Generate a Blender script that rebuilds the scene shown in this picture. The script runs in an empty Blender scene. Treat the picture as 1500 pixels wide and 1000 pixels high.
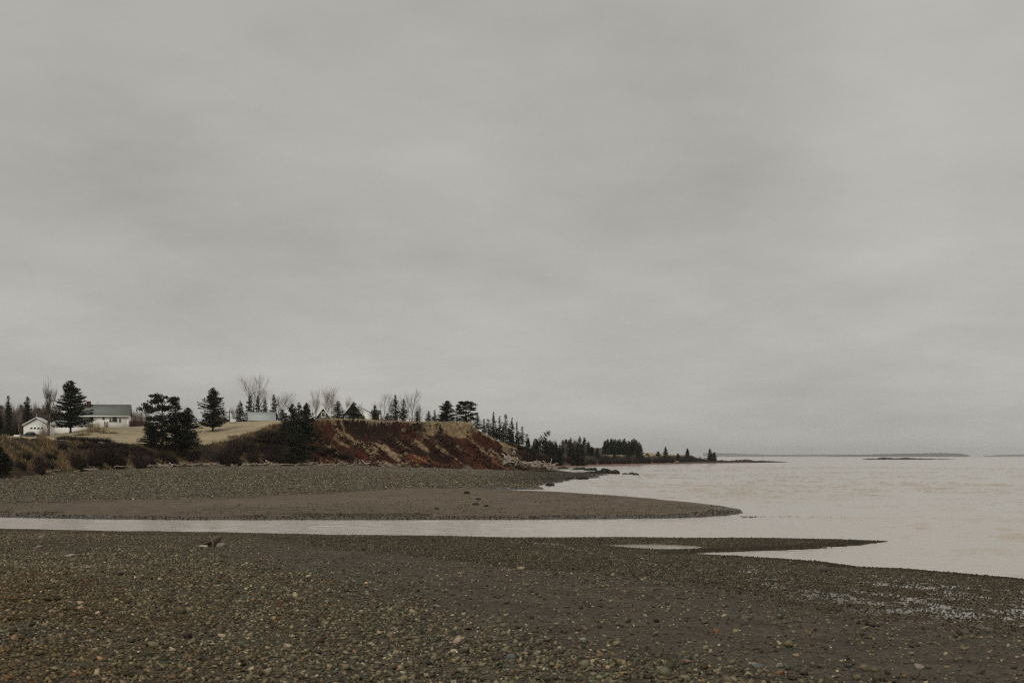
import bpy, math, random
import numpy as np
from math import radians as R

# ------------------------------------------------------------------ camera, sky, sun, exposure
S = bpy.context.scene
COL = S.collection
F = 2083.0            # focal length in photo pixels (1500 wide)
HOR = 667.5           # horizon row in the photo
EYE = 3.0
cam_d = bpy.data.cameras.new('camera'); cam = bpy.data.objects.new('camera', cam_d); COL.objects.link(cam)
cam.location = (0, 0, EYE); cam.rotation_euler = (R(90), 0, 0)
cam_d.sensor_width = 36; cam_d.lens = F / 1500 * 36
cam_d.shift_y = (HOR - 499.5) / 1500
cam_d.clip_start = 0.1; cam_d.clip_end = 120000
cam_d.dof.use_dof = True; cam_d.dof.focus_distance = 110; cam_d.dof.aperture_fstop = 5.6
S.camera = cam
S.render.engine = 'CYCLES'; S.cycles.use_denoising = False; S.cycles.use_adaptive_sampling = False; S.cycles.filter_width = 1.2
S.view_settings.view_transform = 'Standard'; S.view_settings.look = 'None'
S.view_settings.exposure = 0.0; S.view_settings.gamma = 1.0; S.view_settings.use_curve_mapping = False

SUN_EL, SUN_AZ = 42, 205        # azimuth clockwise from +Y: behind the camera, a little left
W = bpy.data.worlds.new('World'); S.world = W; W.use_nodes = True
nt = W.node_tree; N = nt.nodes; L = nt.links; N.clear()
def nn(t, **k):
    n = N.new(t)
    for a, v in k.items(): setattr(n, a, v)
    return n
wo = nn('ShaderNodeOutputWorld'); bg = nn('ShaderNodeBackground'); bg.inputs[1].default_value = 0.1
L.new(bg.outputs[0], wo.inputs[0])
sky = nn('ShaderNodeTexSky', sky_type='NISHITA'); sky.sun_disc = False
sky.sun_elevation = R(SUN_EL); sky.sun_rotation = R(SUN_AZ)
tc = nn('ShaderNodeTexCoord'); sep = nn('ShaderNodeSeparateXYZ'); L.new(tc.outputs['Generated'], sep.inputs[0])
def wm(op, a, b=None, c=None):
    n = nn('ShaderNodeMath', operation=op)
    for i, v in enumerate((a, b, c)):
        if v is None: continue
        if isinstance(v, (int, float)): n.inputs[i].default_value = v
        else: L.new(v, n.inputs[i])
    return n.outputs[0]
zc = wm('MAXIMUM', sep.outputs[2], 0.0)
den = wm('ADD', zc, 0.17)
comb = nn('ShaderNodeCombineXYZ')
L.new(wm('DIVIDE', sep.outputs[0], den), comb.inputs[0]); L.new(wm('DIVIDE', sep.outputs[1], den), comb.inputs[1])
def wnoise(scale, detail, rough, off):
    mp = nn('ShaderNodeMapping'); mp.inputs['Location'].default_value = off; mp.inputs['Scale'].default_value = scale
    L.new(comb.outputs[0], mp.inputs[0])
    n = nn('ShaderNodeTexNoise'); n.inputs['Scale'].default_value = 1; n.inputs['Detail'].default_value = detail
    n.inputs['Roughness'].default_value = rough; L.new(mp.outputs[0], n.inputs['Vector']); return n.outputs['Fac']
n1 = wnoise((0.55, 0.35, 1), 3, 0.5, (3.1, 7.7, 0)); n2 = wnoise((1.5, 1.3, 1), 6, 0.62, (1.3, 2.2, 0))
cl = wm('ADD', wm('MULTIPLY', wm('SUBTRACT', n1, 0.5), 0.62), wm('MULTIPLY', wm('SUBTRACT', n2, 0.5), 0.50))
def patch_(d, wdt, amt):      # a thin place in the cloud (or a thick one) around a direction
    n_ = math.sqrt(sum(v * v for v in d)); v = nn('ShaderNodeVectorMath', operation='DISTANCE'); L.new(tc.outputs['Generated'], v.inputs[0]); v.inputs[1].default_value = [q / n_ for q in d]
    m_ = nn('ShaderNodeMapRange'); m_.interpolation_type = 'SMOOTHSTEP'; m_.inputs['From Min'].default_value = wdt; m_.inputs['From Max'].default_value = 0; m_.inputs['To Max'].default_value = amt
    L.new(v.outputs['Value'], m_.inputs['Value']); return m_.outputs[0]
for d_, w_, a_ in (((.30, 1, .20), .16, .13), ((.02, 1, .115), .17, .06), ((-.22, 1, .17), .14, -.06), ((.17, 1, .21), .09, -.05)):
    cl = wm('ADD', cl, patch_(d_, w_, a_))
elev = wm('POWER', zc, 1.0)
# overcast dome: dimmer low down in front of the lens, brighter towards the zenith
rmp = nn('ShaderNodeMapRange'); rmp.interpolation_type = 'SMOOTHSTEP'
rmp.inputs['From Min'].default_value = 0.30; rmp.inputs['From Max'].default_value = 0.75
rmp.inputs['To Min'].default_value = 4.45; rmp.inputs['To Max'].default_value = 6.0
L.new(elev, rmp.inputs['Value'])
lum = wm('MULTIPLY', rmp.outputs[0], wm('ADD', cl, 1.0))
vm = nn('ShaderNodeVectorMath', operation='SCALE'); vm.inputs[0].default_value = (1.0, 0.98, 0.905)
L.new(lum, vm.inputs['Scale'])
mx = nn('ShaderNodeMix', data_type='RGBA'); mx.inputs[0].default_value = 0.985
L.new(sky.outputs[0], mx.inputs[6]); L.new(vm.outputs[0], mx.inputs[7]); L.new(mx.outputs[2], bg.inputs[0])

sl = bpy.data.lights.new('sun', 'SUN'); sl.energy = 1.1; sl.angle = R(14); sl.color = (1, 0.95, 0.86)
so = bpy.data.objects.new('sun', sl); COL.objects.link(so)
so.rotation_euler = (R(90 - SUN_EL), 0, R(180 - SUN_AZ)); so.location = (0, -20, 60)

# ------------------------------------------------------------------ helpers
def at(px, D): return (px - 750) / F * D
def zpix(py, D): return EYE - (py - HOR) / F * D
def pw(px, py, z=0.0):
    D = (EYE - z) * F / (py - HOR); return (at(px, D), D)

def tag(o, label=None, cat=None, group=None, kind=None):
    if label: o['label'] = label
    if cat: o['category'] = cat
    if group: o['group'] = group
    if kind: o['kind'] = kind
    return o

def hash2(ix, iy, seed):
    h = (ix.astype(np.int64) * 374761393 + iy.astype(np.int64) * 668265263 + seed * 1442695041) & 0xffffffff
    h = ((h ^ (h >> 13)) * 1274126177) & 0xffffffff
    h = (h ^ (h >> 16)) & 0xffffff
    return h / float(0xffffff)
def vnoise(x, y, seed=0):
    x0 = np.floor(x); y0 = np.floor(y); fx = x - x0; fy = y - y0
    fx = fx * fx * (3 - 2 * fx); fy = fy * fy * (3 - 2 * fy)
    a = hash2(x0, y0, seed); b = hash2(x0 + 1, y0, seed); c = hash2(x0, y0 + 1, seed); d = hash2(x0 + 1, y0 + 1, seed)
    return (a * (1 - fx) + b * fx) * (1 - fy) + (c * (1 - fx) + d * fx) * fy
def fbm(x, y, oct=4, seed=0):
    s = 0; a = 0.5; t = 0
    for i in range(oct):
        s = s + a * vnoise(x * 2 ** i + 13.7 * i, y * 2 ** i + 5.1 * i, seed + i); t += a; a *= 0.5
    return s / t
def sstep(a, b, x):
    t = np.clip((x - a) / (b - a), 0, 1); return t * t * (3 - 2 * t)
def sdist(x, y, poly):
    """signed distance to a polygon, positive inside"""
    P = np.array(poly, float); d2 = np.full(x.shape, 1e18); ins = np.zeros(x.shape, bool)
    for i in range(len(P)):
        ax, ay = P[i]; bx, by = P[(i + 1) % len(P)]
        ex, ey = bx - ax, by - ay; wx, wy = x - ax, y - ay
        t = np.clip((wx * ex + wy * ey) / (ex * ex + ey * ey + 1e-12), 0, 1)
        d2 = np.minimum(d2, (wx - t * ex) ** 2 + (wy - t * ey) ** 2)
        c = ((ay > y) != (by > y)) & (x < (bx - ax) * (y - ay) / ((by - ay) if by != ay else 1e-12) + ax)
        ins ^= c
    return np.where(ins, 1, -1) * np.sqrt(d2)

class MB:
    """collects vertices, faces and per-vertex colour, builds ONE mesh"""
    def __init__(s): s.v = []; s.f = []; s.c = []; s.n = 0
    def add(s, V, Fc, col=(1, 1, 1)):
        V = np.asarray(V, np.float32).reshape(-1, 3); Fc = np.asarray(Fc, np.int64)
        s.f.append(Fc + s.n); s.v.append(V); s.n += len(V)
        c = np.asarray(col, np.float32)
        s.c.append(np.broadcast_to(c, (len(V), 3)) if c.ndim == 1 else c)
    def box(s, x0, x1, y0, y1, z0, z1, col=(1, 1, 1)):
        V = [(x, y, z) for z in (z0, z1) for y in (y0, y1) for x in (x0, x1)]
        s.add(V, [(0, 2, 3, 1), (4, 5, 7, 6), (0, 1, 5, 4), (2, 6, 7, 3), (0, 4, 6, 2), (1, 3, 7, 5)], col)
    def tube(s, pts, rad, n=5, col=(1, 1, 1)):
        pts = np.asarray(pts, float); m = len(pts)
        d = np.gradient(pts, axis=0); d /= np.linalg.norm(d, axis=1)[:, None] + 1e-9
        up = np.array([0.31, 0.17, 0.93]); a = np.cross(d, up); a /= np.linalg.norm(a, axis=1)[:, None] + 1e-9
        b = np.cross(d, a); th = np.arange(n) * 2 * np.pi / n
        V = pts[:, None] + np.asarray(rad, float)[:, None, None] * (np.cos(th)[None, :, None] * a[:, None] + np.sin(th)[None, :, None] * b[:, None])
        i = np.arange(m - 1)[:, None] * n; j = np.arange(n)[None]
        q = np.stack([i + j, i + (j + 1) % n, i + n + (j + 1) % n, i + n + j], -1).reshape(-1, 4)
        s.add(V.reshape(-1, 3), q, col)
        s.f.append(np.array([[k for k in range(n)][::-1]]) + s.n - m * n); s.f.append(np.array([[(m - 1) * n + k for k in range(n)]]) + s.n - m * n)
    def mesh(s, name, mat, smooth=False):
        me = bpy.data.meshes.new(name)
        V = np.concatenate(s.v); C = np.concatenate(s.c)
        me.vertices.add(len(V)); me.vertices.foreach_set('co', V.ravel())
        loops = np.concatenate([f.ravel() for f in s.f]); tot = np.concatenate([np.full(len(f), f.shape[1]) for f in s.f])
        st = np.concatenate([[0], np.cumsum(tot)[:-1]])
        me.loops.add(len(loops)); me.loops.foreach_set('vertex_index', loops.astype(np.int32))
        me.polygons.add(len(tot)); me.polygons.foreach_set('loop_start', st.astype(np.int32))
        if smooth: me.polygons.foreach_set('use_smooth', np.ones(len(tot), bool))
        at_ = me.color_attributes.new('Col', 'FLOAT_COLOR', 'POINT')
        at_.data.foreach_set('color', np.concatenate([C, np.ones((len(C), 1), np.float32)], 1).astype(np.float32).ravel())
        me.update(calc_edges=True); me.validate(); me.materials.append(mat); return me
    def build(s, name, mat, parent=None, smooth=False, **t):
        o = bpy.data.objects.new(name, s.mesh(name, mat, smooth)); COL.objects.link(o)
        if parent: o.parent = parent
        return tag(o, **t)
def empty(name, loc, rz=0, scale=(1, 1, 1), label=None, cat=None, group=None):
    o = bpy.data.objects.new(name, None); COL.objects.link(o); o.location = loc; o.rotation_euler = (0, 0, rz); o.scale = scale
    o.empty_display_size = 0.5
    return tag(o, label, cat, group)
def child(name, me, parent):
    o = bpy.data.objects.new(name, me); COL.objects.link(o); o.parent = parent; return o

# ------------------------------------------------------------------ materials
def mat(name, col=(0.5, 0.5, 0.5), rough=0.85, attr=False, var=0.25, scale=6.0, bump=0.0, bscale=20.0, bdist=0.05, spec=0.3, coord='Object', rnd=0.0):
    m = bpy.data.materials.new(name); m.use_nodes = True; t = m.node_tree; n = t.nodes; l = t.links
    b = n['Principled BSDF']; b.inputs['Roughness'].default_value = rough; b.inputs['Specular IOR Level'].default_value = spec
    tcx = n.new('ShaderNodeTexCoord')
    no = n.new('ShaderNodeTexNoise'); no.inputs['Scale'].default_value = scale; no.inputs['Detail'].default_value = 5
    l.new(tcx.outputs[coord], no.inputs['Vector'])
    mr = n.new('ShaderNodeMapRange'); mr.inputs['From Min'].default_value = 0.25; mr.inputs['From Max'].default_value = 0.75
    mr.inputs['To Min'].default_value = 1 - var; mr.inputs['To Max'].default_value = 1 + var
    l.new(no.outputs['Fac'], mr.inputs['Value'])
    sc = n.new('ShaderNodeVectorMath'); sc.operation = 'SCALE'
    if attr:
        a = n.new('ShaderNodeAttribute'); a.attribute_name = 'Col'; l.new(a.outputs['Color'], sc.inputs[0])
        if tuple(col) != (0.5, 0.5, 0.5):
            mu = n.new('ShaderNodeVectorMath'); mu.operation = 'MULTIPLY'; mu.inputs[1].default_value = col
            l.new(a.outputs['Color'], mu.inputs[0]); l.new(mu.outputs[0], sc.inputs[0])
    else: sc.inputs[0].default_value = col
    l.new(mr.outputs[0], sc.inputs['Scale']); out = sc.outputs[0]
    if rnd:
        oi = n.new('ShaderNodeObjectInfo'); m2 = n.new('ShaderNodeMapRange'); m2.inputs['To Min'].default_value = 1 - rnd; m2.inputs['To Max'].default_value = 1 + rnd
        l.new(oi.outputs['Random'], m2.inputs['Value']); s2 = n.new('ShaderNodeVectorMath'); s2.operation = 'SCALE'
        l.new(out, s2.inputs[0]); l.new(m2.outputs[0], s2.inputs['Scale']); out = s2.outputs[0]
    l.new(out, b.inputs['Base Color'])
    if bump:
        nb = n.new('ShaderNodeTexNoise'); nb.inputs['Scale'].default_value = bscale; nb.inputs['Detail'].default_value = 6; nb.inputs['Roughness'].default_value = 0.65
        l.new(tcx.outputs[coord], nb.inputs['Vector'])
        bm = n.new('ShaderNodeBump'); bm.inputs['Strength'].default_value = bump; bm.inputs['Distance'].default_value = bdist
        l.new(nb.outputs['Fac'], bm.inputs['Height']); l.new(bm.outputs[0], b.inputs['Normal'])
    return m

M_stone = mat('stone', attr=True, rough=0.75, var=0.3, scale=25, bump=0.5, bscale=60, bdist=0.01, spec=0.18)
M_soil = mat('bluff_soil', attr=True, rough=0.95, var=0.45, scale=1.6, bump=1.0, bscale=2.6, bdist=0.35, spec=0.1)
M_lawn = mat('dry_grass', attr=True, rough=0.95, var=0.25, scale=0.5, bump=0.6, bscale=9, bdist=0.1, spec=0.1)
M_needle = mat('needles', attr=True, rough=0.8, var=0.3, scale=1.5, spec=0.15, rnd=0.25)
M_bark = mat('bark', (0.075, 0.058, 0.045), rough=0.95, var=0.4, scale=3, bump=0.6, bscale=14, spec=0.1)
M_twig = mat('twigs', attr=True, rough=0.95, var=0.3, scale=2, spec=0.05, rnd=0.4)
M_log = mat('driftwood', (0.37, 0.305, 0.245), rough=0.85, var=0.4, scale=5, bump=0.5, bscale=20, bdist=0.03, spec=0.2, rnd=0.35)
M_rock = mat('dark_rock', (0.045, 0.040, 0.034), rough=0.8, var=0.5, scale=1.2, bump=0.9, bscale=3, bdist=0.2, spec=0.05)
M_pale = mat('pale_rock', (0.30, 0.26, 0.22), rough=0.9, var=0.35, scale=1.4, bump=0.8, bscale=5, bdist=0.12, spec=0.2)
M_blade = mat('blades', attr=True, rough=0.9, var=0.2, scale=1, spec=0.1)
M_white = mat('white_siding', (0.80, 0.79, 0.74), rough=0.6, var=0.06, scale=3, spec=0.3)
M_trim = mat('white_trim', (0.82, 0.81, 0.76), rough=0.5, var=0.04, scale=3)
M_roofg = mat('green_shingle', (0.155, 0.168, 0.15), rough=0.85, var=0.22, scale=2.5, bump=0.4, bscale=10)
M_roofm = mat('metal_roof', (0.36, 0.39, 0.38), rough=0.5, var=0.12, scale=1.5)
M_dkgreen = mat('dark_green_siding', (0.07, 0.085, 0.07), rough=0.7, var=0.15, scale=3)
M_brown = mat('brown_board', (0.075, 0.035, 0.028), rough=0.85, var=0.3, scale=3)
M_brick = mat('brick', (0.085, 0.036, 0.028), rough=0.9, var=0.3, scale=8)
M_glass = mat('window_glass', (0.04, 0.05, 0.055), rough=0.12, var=0.1, spec=0.6)
M_dark = mat('dark_opening', (0.03, 0.028, 0.025), rough=0.7, var=0.2)
M_conc = mat('concrete', (0.28, 0.26, 0.23), rough=0.9, var=0.2)
M_carp = mat('dark_car_paint', (0.02, 0.022, 0.025), rough=0.25, var=0.05, spec=0.6)
M_red = mat('red_paint', (0.16, 0.022, 0.022), rough=0.35, var=0.1, spec=0.5)
M_rub = mat('rubber', (0.02, 0.02, 0.02), rough=0.8, var=0.1)

# beach ground: vertex colour (what the ground is made of) with fine procedural grain; 'wet' lowers roughness
def beach_mat():
    m = bpy.data.materials.new('beach_ground'); m.use_nodes = True; t = m.node_tree; n = t.nodes; l = t.links
    b = n['Principled BSDF']; g = n.new('ShaderNodeNewGeometry')
    a = n.new('ShaderNodeAttribute'); a.attribute_name = 'Col'
    w = n.new('ShaderNodeAttribute'); w.attribute_name = 'Wet'
    def noise(s, d, r=0.6, vec=None):
        x = n.new('ShaderNodeTexNoise'); x.inputs['Scale'].default_value = s; x.inputs['Detail'].default_value = d; x.inputs['Roughness'].default_value = r
        l.new(vec or g.outputs['Position'], x.inputs['Vector']); return x.outputs['Fac']
    def ma(op, p, q):
        x = n.new('ShaderNodeMath'); x.operation = op
        for i, v in enumerate((p, q)):
            if isinstance(v, (int, float)): x.inputs[i].default_value = v
            else: l.new(v, x.inputs[i])
        return x.outputs[0]
    vor = n.new('ShaderNodeTexVoronoi'); vor.inputs['Scale'].default_value = 38; l.new(g.outputs['Position'], vor.inputs['Vector'])
    vs = n.new('ShaderNodeSeparateColor'); l.new(vor.outputs['Color'], vs.inputs[0])
    grain = ma('ADD', ma('MULTIPLY', noise(35, 6, 0.75), 0.9), ma('MULTIPLY', noise(1.1, 6, 0.7), 0.75))   # 0..1.65, mean .82
    grain = ma('ADD', grain, ma('MULTIPLY', vs.outputs[0], 0.55))
    f = ma('MAXIMUM', ma('SUBTRACT', ma('MULTIPLY', grain, 1.9), 1.1), 0.2)
    sc = n.new('ShaderNodeVectorMath'); sc.operation = 'SCALE'; l.new(a.outputs['Color'], sc.inputs[0]); l.new(f, sc.inputs['Scale'])
    l.new(sc.outputs[0], b.inputs['Base Color'])
    wet = w.outputs['Fac']
    rr = n.new('ShaderNodeMapRange'); rr.inputs['To Min'].default_value = 0.92; rr.inputs['To Max'].default_value = 0.10; l.new(wet, rr.inputs['Value']); l.new(rr.outputs[0], b.inputs['Roughness'])
    sp_ = n.new('ShaderNodeMapRange'); sp_.inputs['To Min'].default_value = 0.06; sp_.inputs['To Max'].default_value = 0.5; l.new(wet, sp_.inputs['Value']); l.new(sp_.outputs[0], b.inputs['Specular IOR Level'])
    bs = n.new('ShaderNodeMapRange'); bs.inputs['To Min'].default_value = 0.8; bs.inputs['To Max'].default_value = 0.10; l.new(wet, bs.inputs['Value'])
    bm = n.new('ShaderNodeBump'); bm.inputs['Distance'].default_value = 0.03
    l.new(bs.outputs[0], bm.inputs['Strength']); l.new(ma('ADD', noise(28, 5, 0.7), ma('MULTIPLY', vor.outputs['Distance'], 0.8)), bm.inputs['Height'])
    l.new(bm.outputs[0], b.inputs['Normal']); return m
M_beach = beach_mat()

def water_mat():
    m = bpy.data.materials.new('sea_water'); m.use_nodes = True; t = m.node_tree; n = t.nodes; l = t.links
    b = n['Principled BSDF']; b.inputs['Base Color'].default_value = (0.41, 0.35, 0.285, 1)
    b.inputs['Roughness'].default_value = 0.12; b.inputs['IOR'].default_value = 1.45; b.inputs['Specular IOR Level'].default_value = 0.5
    g = n.new('ShaderNodeNewGeometry')
    def ma(op, p, q):
        x = n.new('ShaderNodeMath'); x.operation = op
        for i, v in enumerate((p, q)):
            if isinstance(v, (int, float)): x.inputs[i].default_value = v
            else: l.new(v, x.inputs[i])
        return x.outputs[0]
    def noise(sc, d, r, rot=0):
        mp = n.new('ShaderNodeMapping'); mp.inputs['Scale'].default_value = sc; mp.inputs['Rotation'].default_value = (0, 0, rot)
        l.new(g.outputs['Position'], mp.inputs[0]); x = n.new('ShaderNodeTexNoise'); x.inputs['Scale'].default_value = 1
        x.inputs['Detail'].default_value = d; x.inputs['Roughness'].default_value = r; l.new(mp.outputs[0], x.inputs['Vector']); return x.outputs['Fac']
    h = noise((1.6, 2.4, 1), 3, 0.6, -0.2)
    bm = n.new('ShaderNodeBump'); sp = n.new('ShaderNodeSeparateXYZ'); l.new(g.outputs['Position'], sp.inputs[0]); dm = n.new('ShaderNodeMapRange'); l.new(sp.outputs[1], dm.inputs['Value'])
    dm.inputs['From Min'].default_value = 70; dm.inputs['From Max'].default_value = 260; dm.inputs['To Min'].default_value = 0.035; dm.inputs['To Max'].default_value = 0.06
    l.new(dm.outputs[0], bm.inputs['Distance']); bm.inputs['Strength'].default_value = 1.0
    l.new(h, bm.inputs['Height']); l.new(bm.outputs[0], b.inputs['Normal']); return m
M_water = water_mat()

# ------------------------------------------------------------------ terrain shape
near_land = [pw(-600, 768), pw(-200, 771), pw(0, 773), pw(120, 775.5), pw(200, 777.5), pw(330, 778.5), pw(500, 783), pw(640, 784), pw(750, 786.5), pw(900, 786), pw(1000, 787), pw(1120, 787), pw(1220, 789), pw(1303, 791.5),
             pw(1285, 795), pw(1200, 803), pw(1120, 806), pw(1040, 808.5), pw(1020, 810.5), pw(1080, 813), pw(1140, 816.5), pw(1200, 821), pw(1260, 829), pw(1330, 832), pw(1400, 838), pw(1500, 846), pw(1650, 858), pw(2000, 900), (28, 15), (32, 0), (32, -40), (-90, -40), (-90, 62)]
far_land = [pw(-700, 754), pw(-200, 756), pw(0, 756.5), pw(120, 759), pw(250, 760.5), pw(500, 760.5), pw(750, 760), pw(900, 759), pw(1000, 757.5), pw(1060, 754.5), pw(1088, 750),
            pw(1086, 746), pw(1060, 741), pw(1000, 734.5), pw(940, 729), pw(900, 726), pw(840, 722), pw(780, 719.8), pw(735, 719.0), pw(690, 717.2), pw(735, 716.4), pw(800, 716.0), pw(790, 713), (2.6, 141),
            (3.6, 152), (7.0, 172), (8.0, 185), (12, 198), (13, 215), (16.5, 230), (14, 240), (11, 262), (10, 300), (10.5, 345), (12, 379), (20, 405), (34, 450), (52.5, 521), (90, 607), (112, 660), (118, 690), (100, 760),
            (60, 900), (-200, 1300), (-1500, 1800), (-1500, 90), (-120, 90)]
foot = [(-250, 95), (-90, 112), (-60, 126), (-50, 142), (-52, 160), (-54, 178), (-53, 200), (-51, 216), (-45, 227), (-39, 234), (-30, 238), (-17, 240), (-8, 243), (0, 247), (6, 262), (8, 290), (8, 330), (9, 385),
        (18, 430), (30, 475), (50, 545), (82, 640), (92, 680), (60, 860), (-200, 1250), (-1500, 1700), (-1500, 95)]
T = lambda px, pts: np.interp(px, [p[0] for p in pts], [p[1] for p in pts])
E_T = [(-400, 5), (0, 5.2), (60, 5.4), (130, 5.0), (190, 4.8), (250, 4.8), (300, 5.0), (330, 5.6), (370, 7.2), (400, 8.6), (430, 9.1), (460, 9.4), (520, 9.5), (560, 9.1), (620, 9.0), (680, 9.05), (690, 8.8), (700, 7.7), (726, 5.9), (745, 4.8), (770, 3.9), (800, 3.0), (840, 2.4), (1000, 2.2), (1300, 2.0)]
B_T = [(-400, 7), (0, 6.9), (60, 7.0), (100, 7.9), (140, 9.0), (190, 9.15), (230, 9.4), (330, 10.2), (400, 10.4), (460, 10.3), (520, 10.1), (560, 9.9), (620, 9.5), (690, 9.1), (700, 8.1), (726, 6.4), (745, 5.2), (770, 4.3), (840, 3.6), (1300, 3.0)]
S_T = [(0, .62), (330, .6), (400, .8), (450, .95), (690, .9), (740, .8), (800, .5), (1300, .35)]
def height(x, y, full=False):
    x = np.asarray(x, float); y = np.asarray(y, float)
    px = 750 + F * x / np.maximum(y, 20)
    wob = (fbm(x / 5, y / 5, 3, 5) - 0.5) * 0.9 * np.clip(y / 60, .4, 3)
    wob = wob + (fbm(x / .9, y / 1.6, 3, 6) - .5) * .55
    sa = sdist(x, y, near_land) + wob * 0.5
    sb = sdist(x, y, far_land) + wob * 0.5
    za = np.where(sa > 0, 1.45 * (1 - np.exp(-(np.maximum(sa, 0) / 19) ** 1.25)), sa * 0.10)
    # tidal puddle on the spit
    q = ((x - 4.4) / 1.75) ** 2 + ((y - 47.15) / 1.5) ** 2
    za = za - 0.34 * np.exp(-q ** 2.5 * .8) * (sa > 0)
    ramp = np.interp(y, [60, 74, 90, 100, 130, 170, 210, 250, 400, 700], [0.0, 0.13, 0.22, 0.36, 0.72, 1.05, 1.35, 1.5, 1.5, 1.6])
    zb = np.where(sb > 0, np.minimum(ramp, 0.04 + 0.032 * sb + 0.10 * (1 - np.exp(-np.maximum(sb, 0) * 0.9))), sb * 0.06)
    zl = np.maximum(np.maximum(za, zb), -1.5)
    tex = (fbm(x / 2.5, y / 2.5, 4, 9) - 0.5) * 0.10 + (fbm(x / 0.4, y / 0.4, 2, 19) - .5) * 0.02 * (y < 70)
    tex = tex * np.clip(np.maximum(sa, sb) / 6, 0.15, 1)
    zl = zl + tex * (zl > 0)
    # upland
    s2 = sdist(x, y, foot)
    yedge = np.interp(px, [0, 60, 250, 400, 740, 800, 1300], [160, 195, 228, 245, 255, 300, 600])
    E = T(px, E_T); B = T(px, B_T); Y1 = np.where(px > 780, 460.0, 300.0)
    U = E + (B - E) * sstep(0, 1, (y - yedge) / np.maximum(Y1 - yedge, 20))
    U = U - np.where(px < 760, 0.05 * np.clip(y - 303, 0, 40), 0)
    far = sstep(430, 760, y) * sstep(0, 90, s2) * 8.0 * sstep(780, 900, px)
    U = U + far + (fbm(x / 14, y / 14, 3, 31) - .5) * 0.5
    a = x + 1.35 * s2; b = s2 - 0.6 * x
    rid = np.abs(fbm(a / 4.2, b / 16, 4, 41) - 0.5) * 2
    bl = sstep(440, 480, px) * (1 - sstep(745, 790, px)) * (y < 330)
    gul = (rid - 0.3) * 2.6 * (0.35 + bl) + (fbm(x / 3, y / 3, 3, 45) - .5) * 1.4
    s3 = np.where(s2 > 0, np.maximum(s2 + gul * sstep(0, 3, s2), 0.02), s2)
    run = np.maximum(U - 1.2, 0.5) / T(px, S_T)
    t = np.clip(s3 / run, 0, 1.2)
    g = np.where(t < 0.86, t * 0.86, 0.74 + (t - 0.86) * 3.2); gsoft = np.clip(t, 0, 1) ** 0.9
    g = np.clip(g * bl + gsoft * (1 - bl), 0, 1)
    z = np.where(s2 > 0, zl + (np.maximum(U - zl, 0)) * g, zl)
    z = z + np.where(s2 > 0, (fbm(x / .9, y / .9, 3, 47) - .5) * 0.8 * (1 - sstep(0.97, 1.0, g)) * (y < 330), 0)
    if full: return z, sa, sb, s2, g, t, px, bl, a, b
    return z
def gz(x, y): return float(height(np.array([x]), np.array([y]))[0])

def wetmask(x, y, s):
    z = sstep(2.0, 4, s) * (1 - sstep(10.5, 14.5, s)) * sstep(-1.0, 3.5, x + (y - 38) * .25)
    z = z * (y < 45.3)
    return z * sstep(.53, .60, .72 * fbm(x / .38, y / .6, 3, 123) + .28 * fbm(x / 2.2, y / 1.6, 2, 124) + .02 * sstep(6, 12, s) * sstep(4, 9, x))
# grid (fan, finer where the bluff and the shores are)
tt = np.concatenate([np.linspace(-2.2, -.5, 60)[:-1], np.linspace(-.5, .5, 1150), np.linspace(.5, 1.6, 40)[1:]])
yy = np.concatenate([np.arange(-24, 6, 1.2), np.arange(6, 30, .09), np.arange(30, 90, .16), np.arange(90, 200, .5), np.arange(200, 236, .3), np.arange(236, 268, .16), np.arange(268, 320, .6), np.geomspace(320, 1800, 110)])
TT, YY = np.meshgrid(tt, yy); XX = TT * (YY + 26)
Z, sa, sb, s2, g, tf, PX, BL, A_, B_ = height(XX, YY, True)
def mixc(c0, c1, f): f = np.clip(f, 0, 1)[..., None]; return c0 * (1 - f) + c1 * f
C = np.zeros(Z.shape + (3,)); c3 = lambda *a: np.array(a, float)
n_a = fbm(XX / 3, YY / 3, 4, 61); n_b = fbm(XX / 11, YY / 11, 3, 62); n_c = fbm(XX / .7, YY / .7, 3, 63)
gravel = c3(.110, .095, .068); sand = c3(.100, .087, .068); silt = c3(.142, .112, .083); wetg = c3(.050, .045, .034)
C[:] = gravel
near = (YY < 62) & (sa > -3)
sandband = sstep(11.5, 13.5, sa) * (1 - sstep(18, 22, sa)) * sstep(-16, -4, XX)
C = mixc(C, c3(.084, .073, .052), np.where(near, .8, 0)); C = mixc(C, c3(.088, .076, .057), np.where(near, sandband, 0))
C = mixc(C, c3(.085, .056, .030), np.where(near, sstep(.42, .60, n_a) * sstep(-1, -5, XX + (YY - 12) * .12) * sstep(18, 28, sa), 0) * .8)
C = mixc(C, wetg, np.where(near, (1 - sstep(0.3, 2.5, sa)), 0))
farb = (YY > 58) & ~near
bar = farb & (s2 < 0)
edge = np.interp(PX, [0, 300, 500, 780, 900], [84, 91, 101, 128, 140]) + (n_b - .5) * 6
C = np.where(bar[..., None], mixc(np.broadcast_to(silt, C.shape) * (0.85 + .35 * (n_b[..., None])), c3(.150, .135, .105), sstep(0, 1, (YY - edge) / 5)), C)
C = mixc(C, c3(.060, .056, .044), np.where(bar, np.exp(-((YY - edge - 5) / 5) ** 2) * .6 * sstep(.35, .6, n_a), 0))
C = mixc(C, c3(.19, .165, .13), np.where(bar, sstep(205, 232, YY) * .5, 0))
C = mixc(C, c3(.050, .046, .034), np.where(bar & (YY < 300), sstep(-6, 6, XX) * sstep(140, 165, YY) * .75, 0))
C = mixc(C, wetg * .9, np.where(bar, (1 - sstep(0.15, 1.0 + YY / 200, sb)), 0))
C = mixc(C, c3(.20, .105, .075), np.where(bar & (YY > 330), .9, 0))
up = s2 > 0
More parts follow.
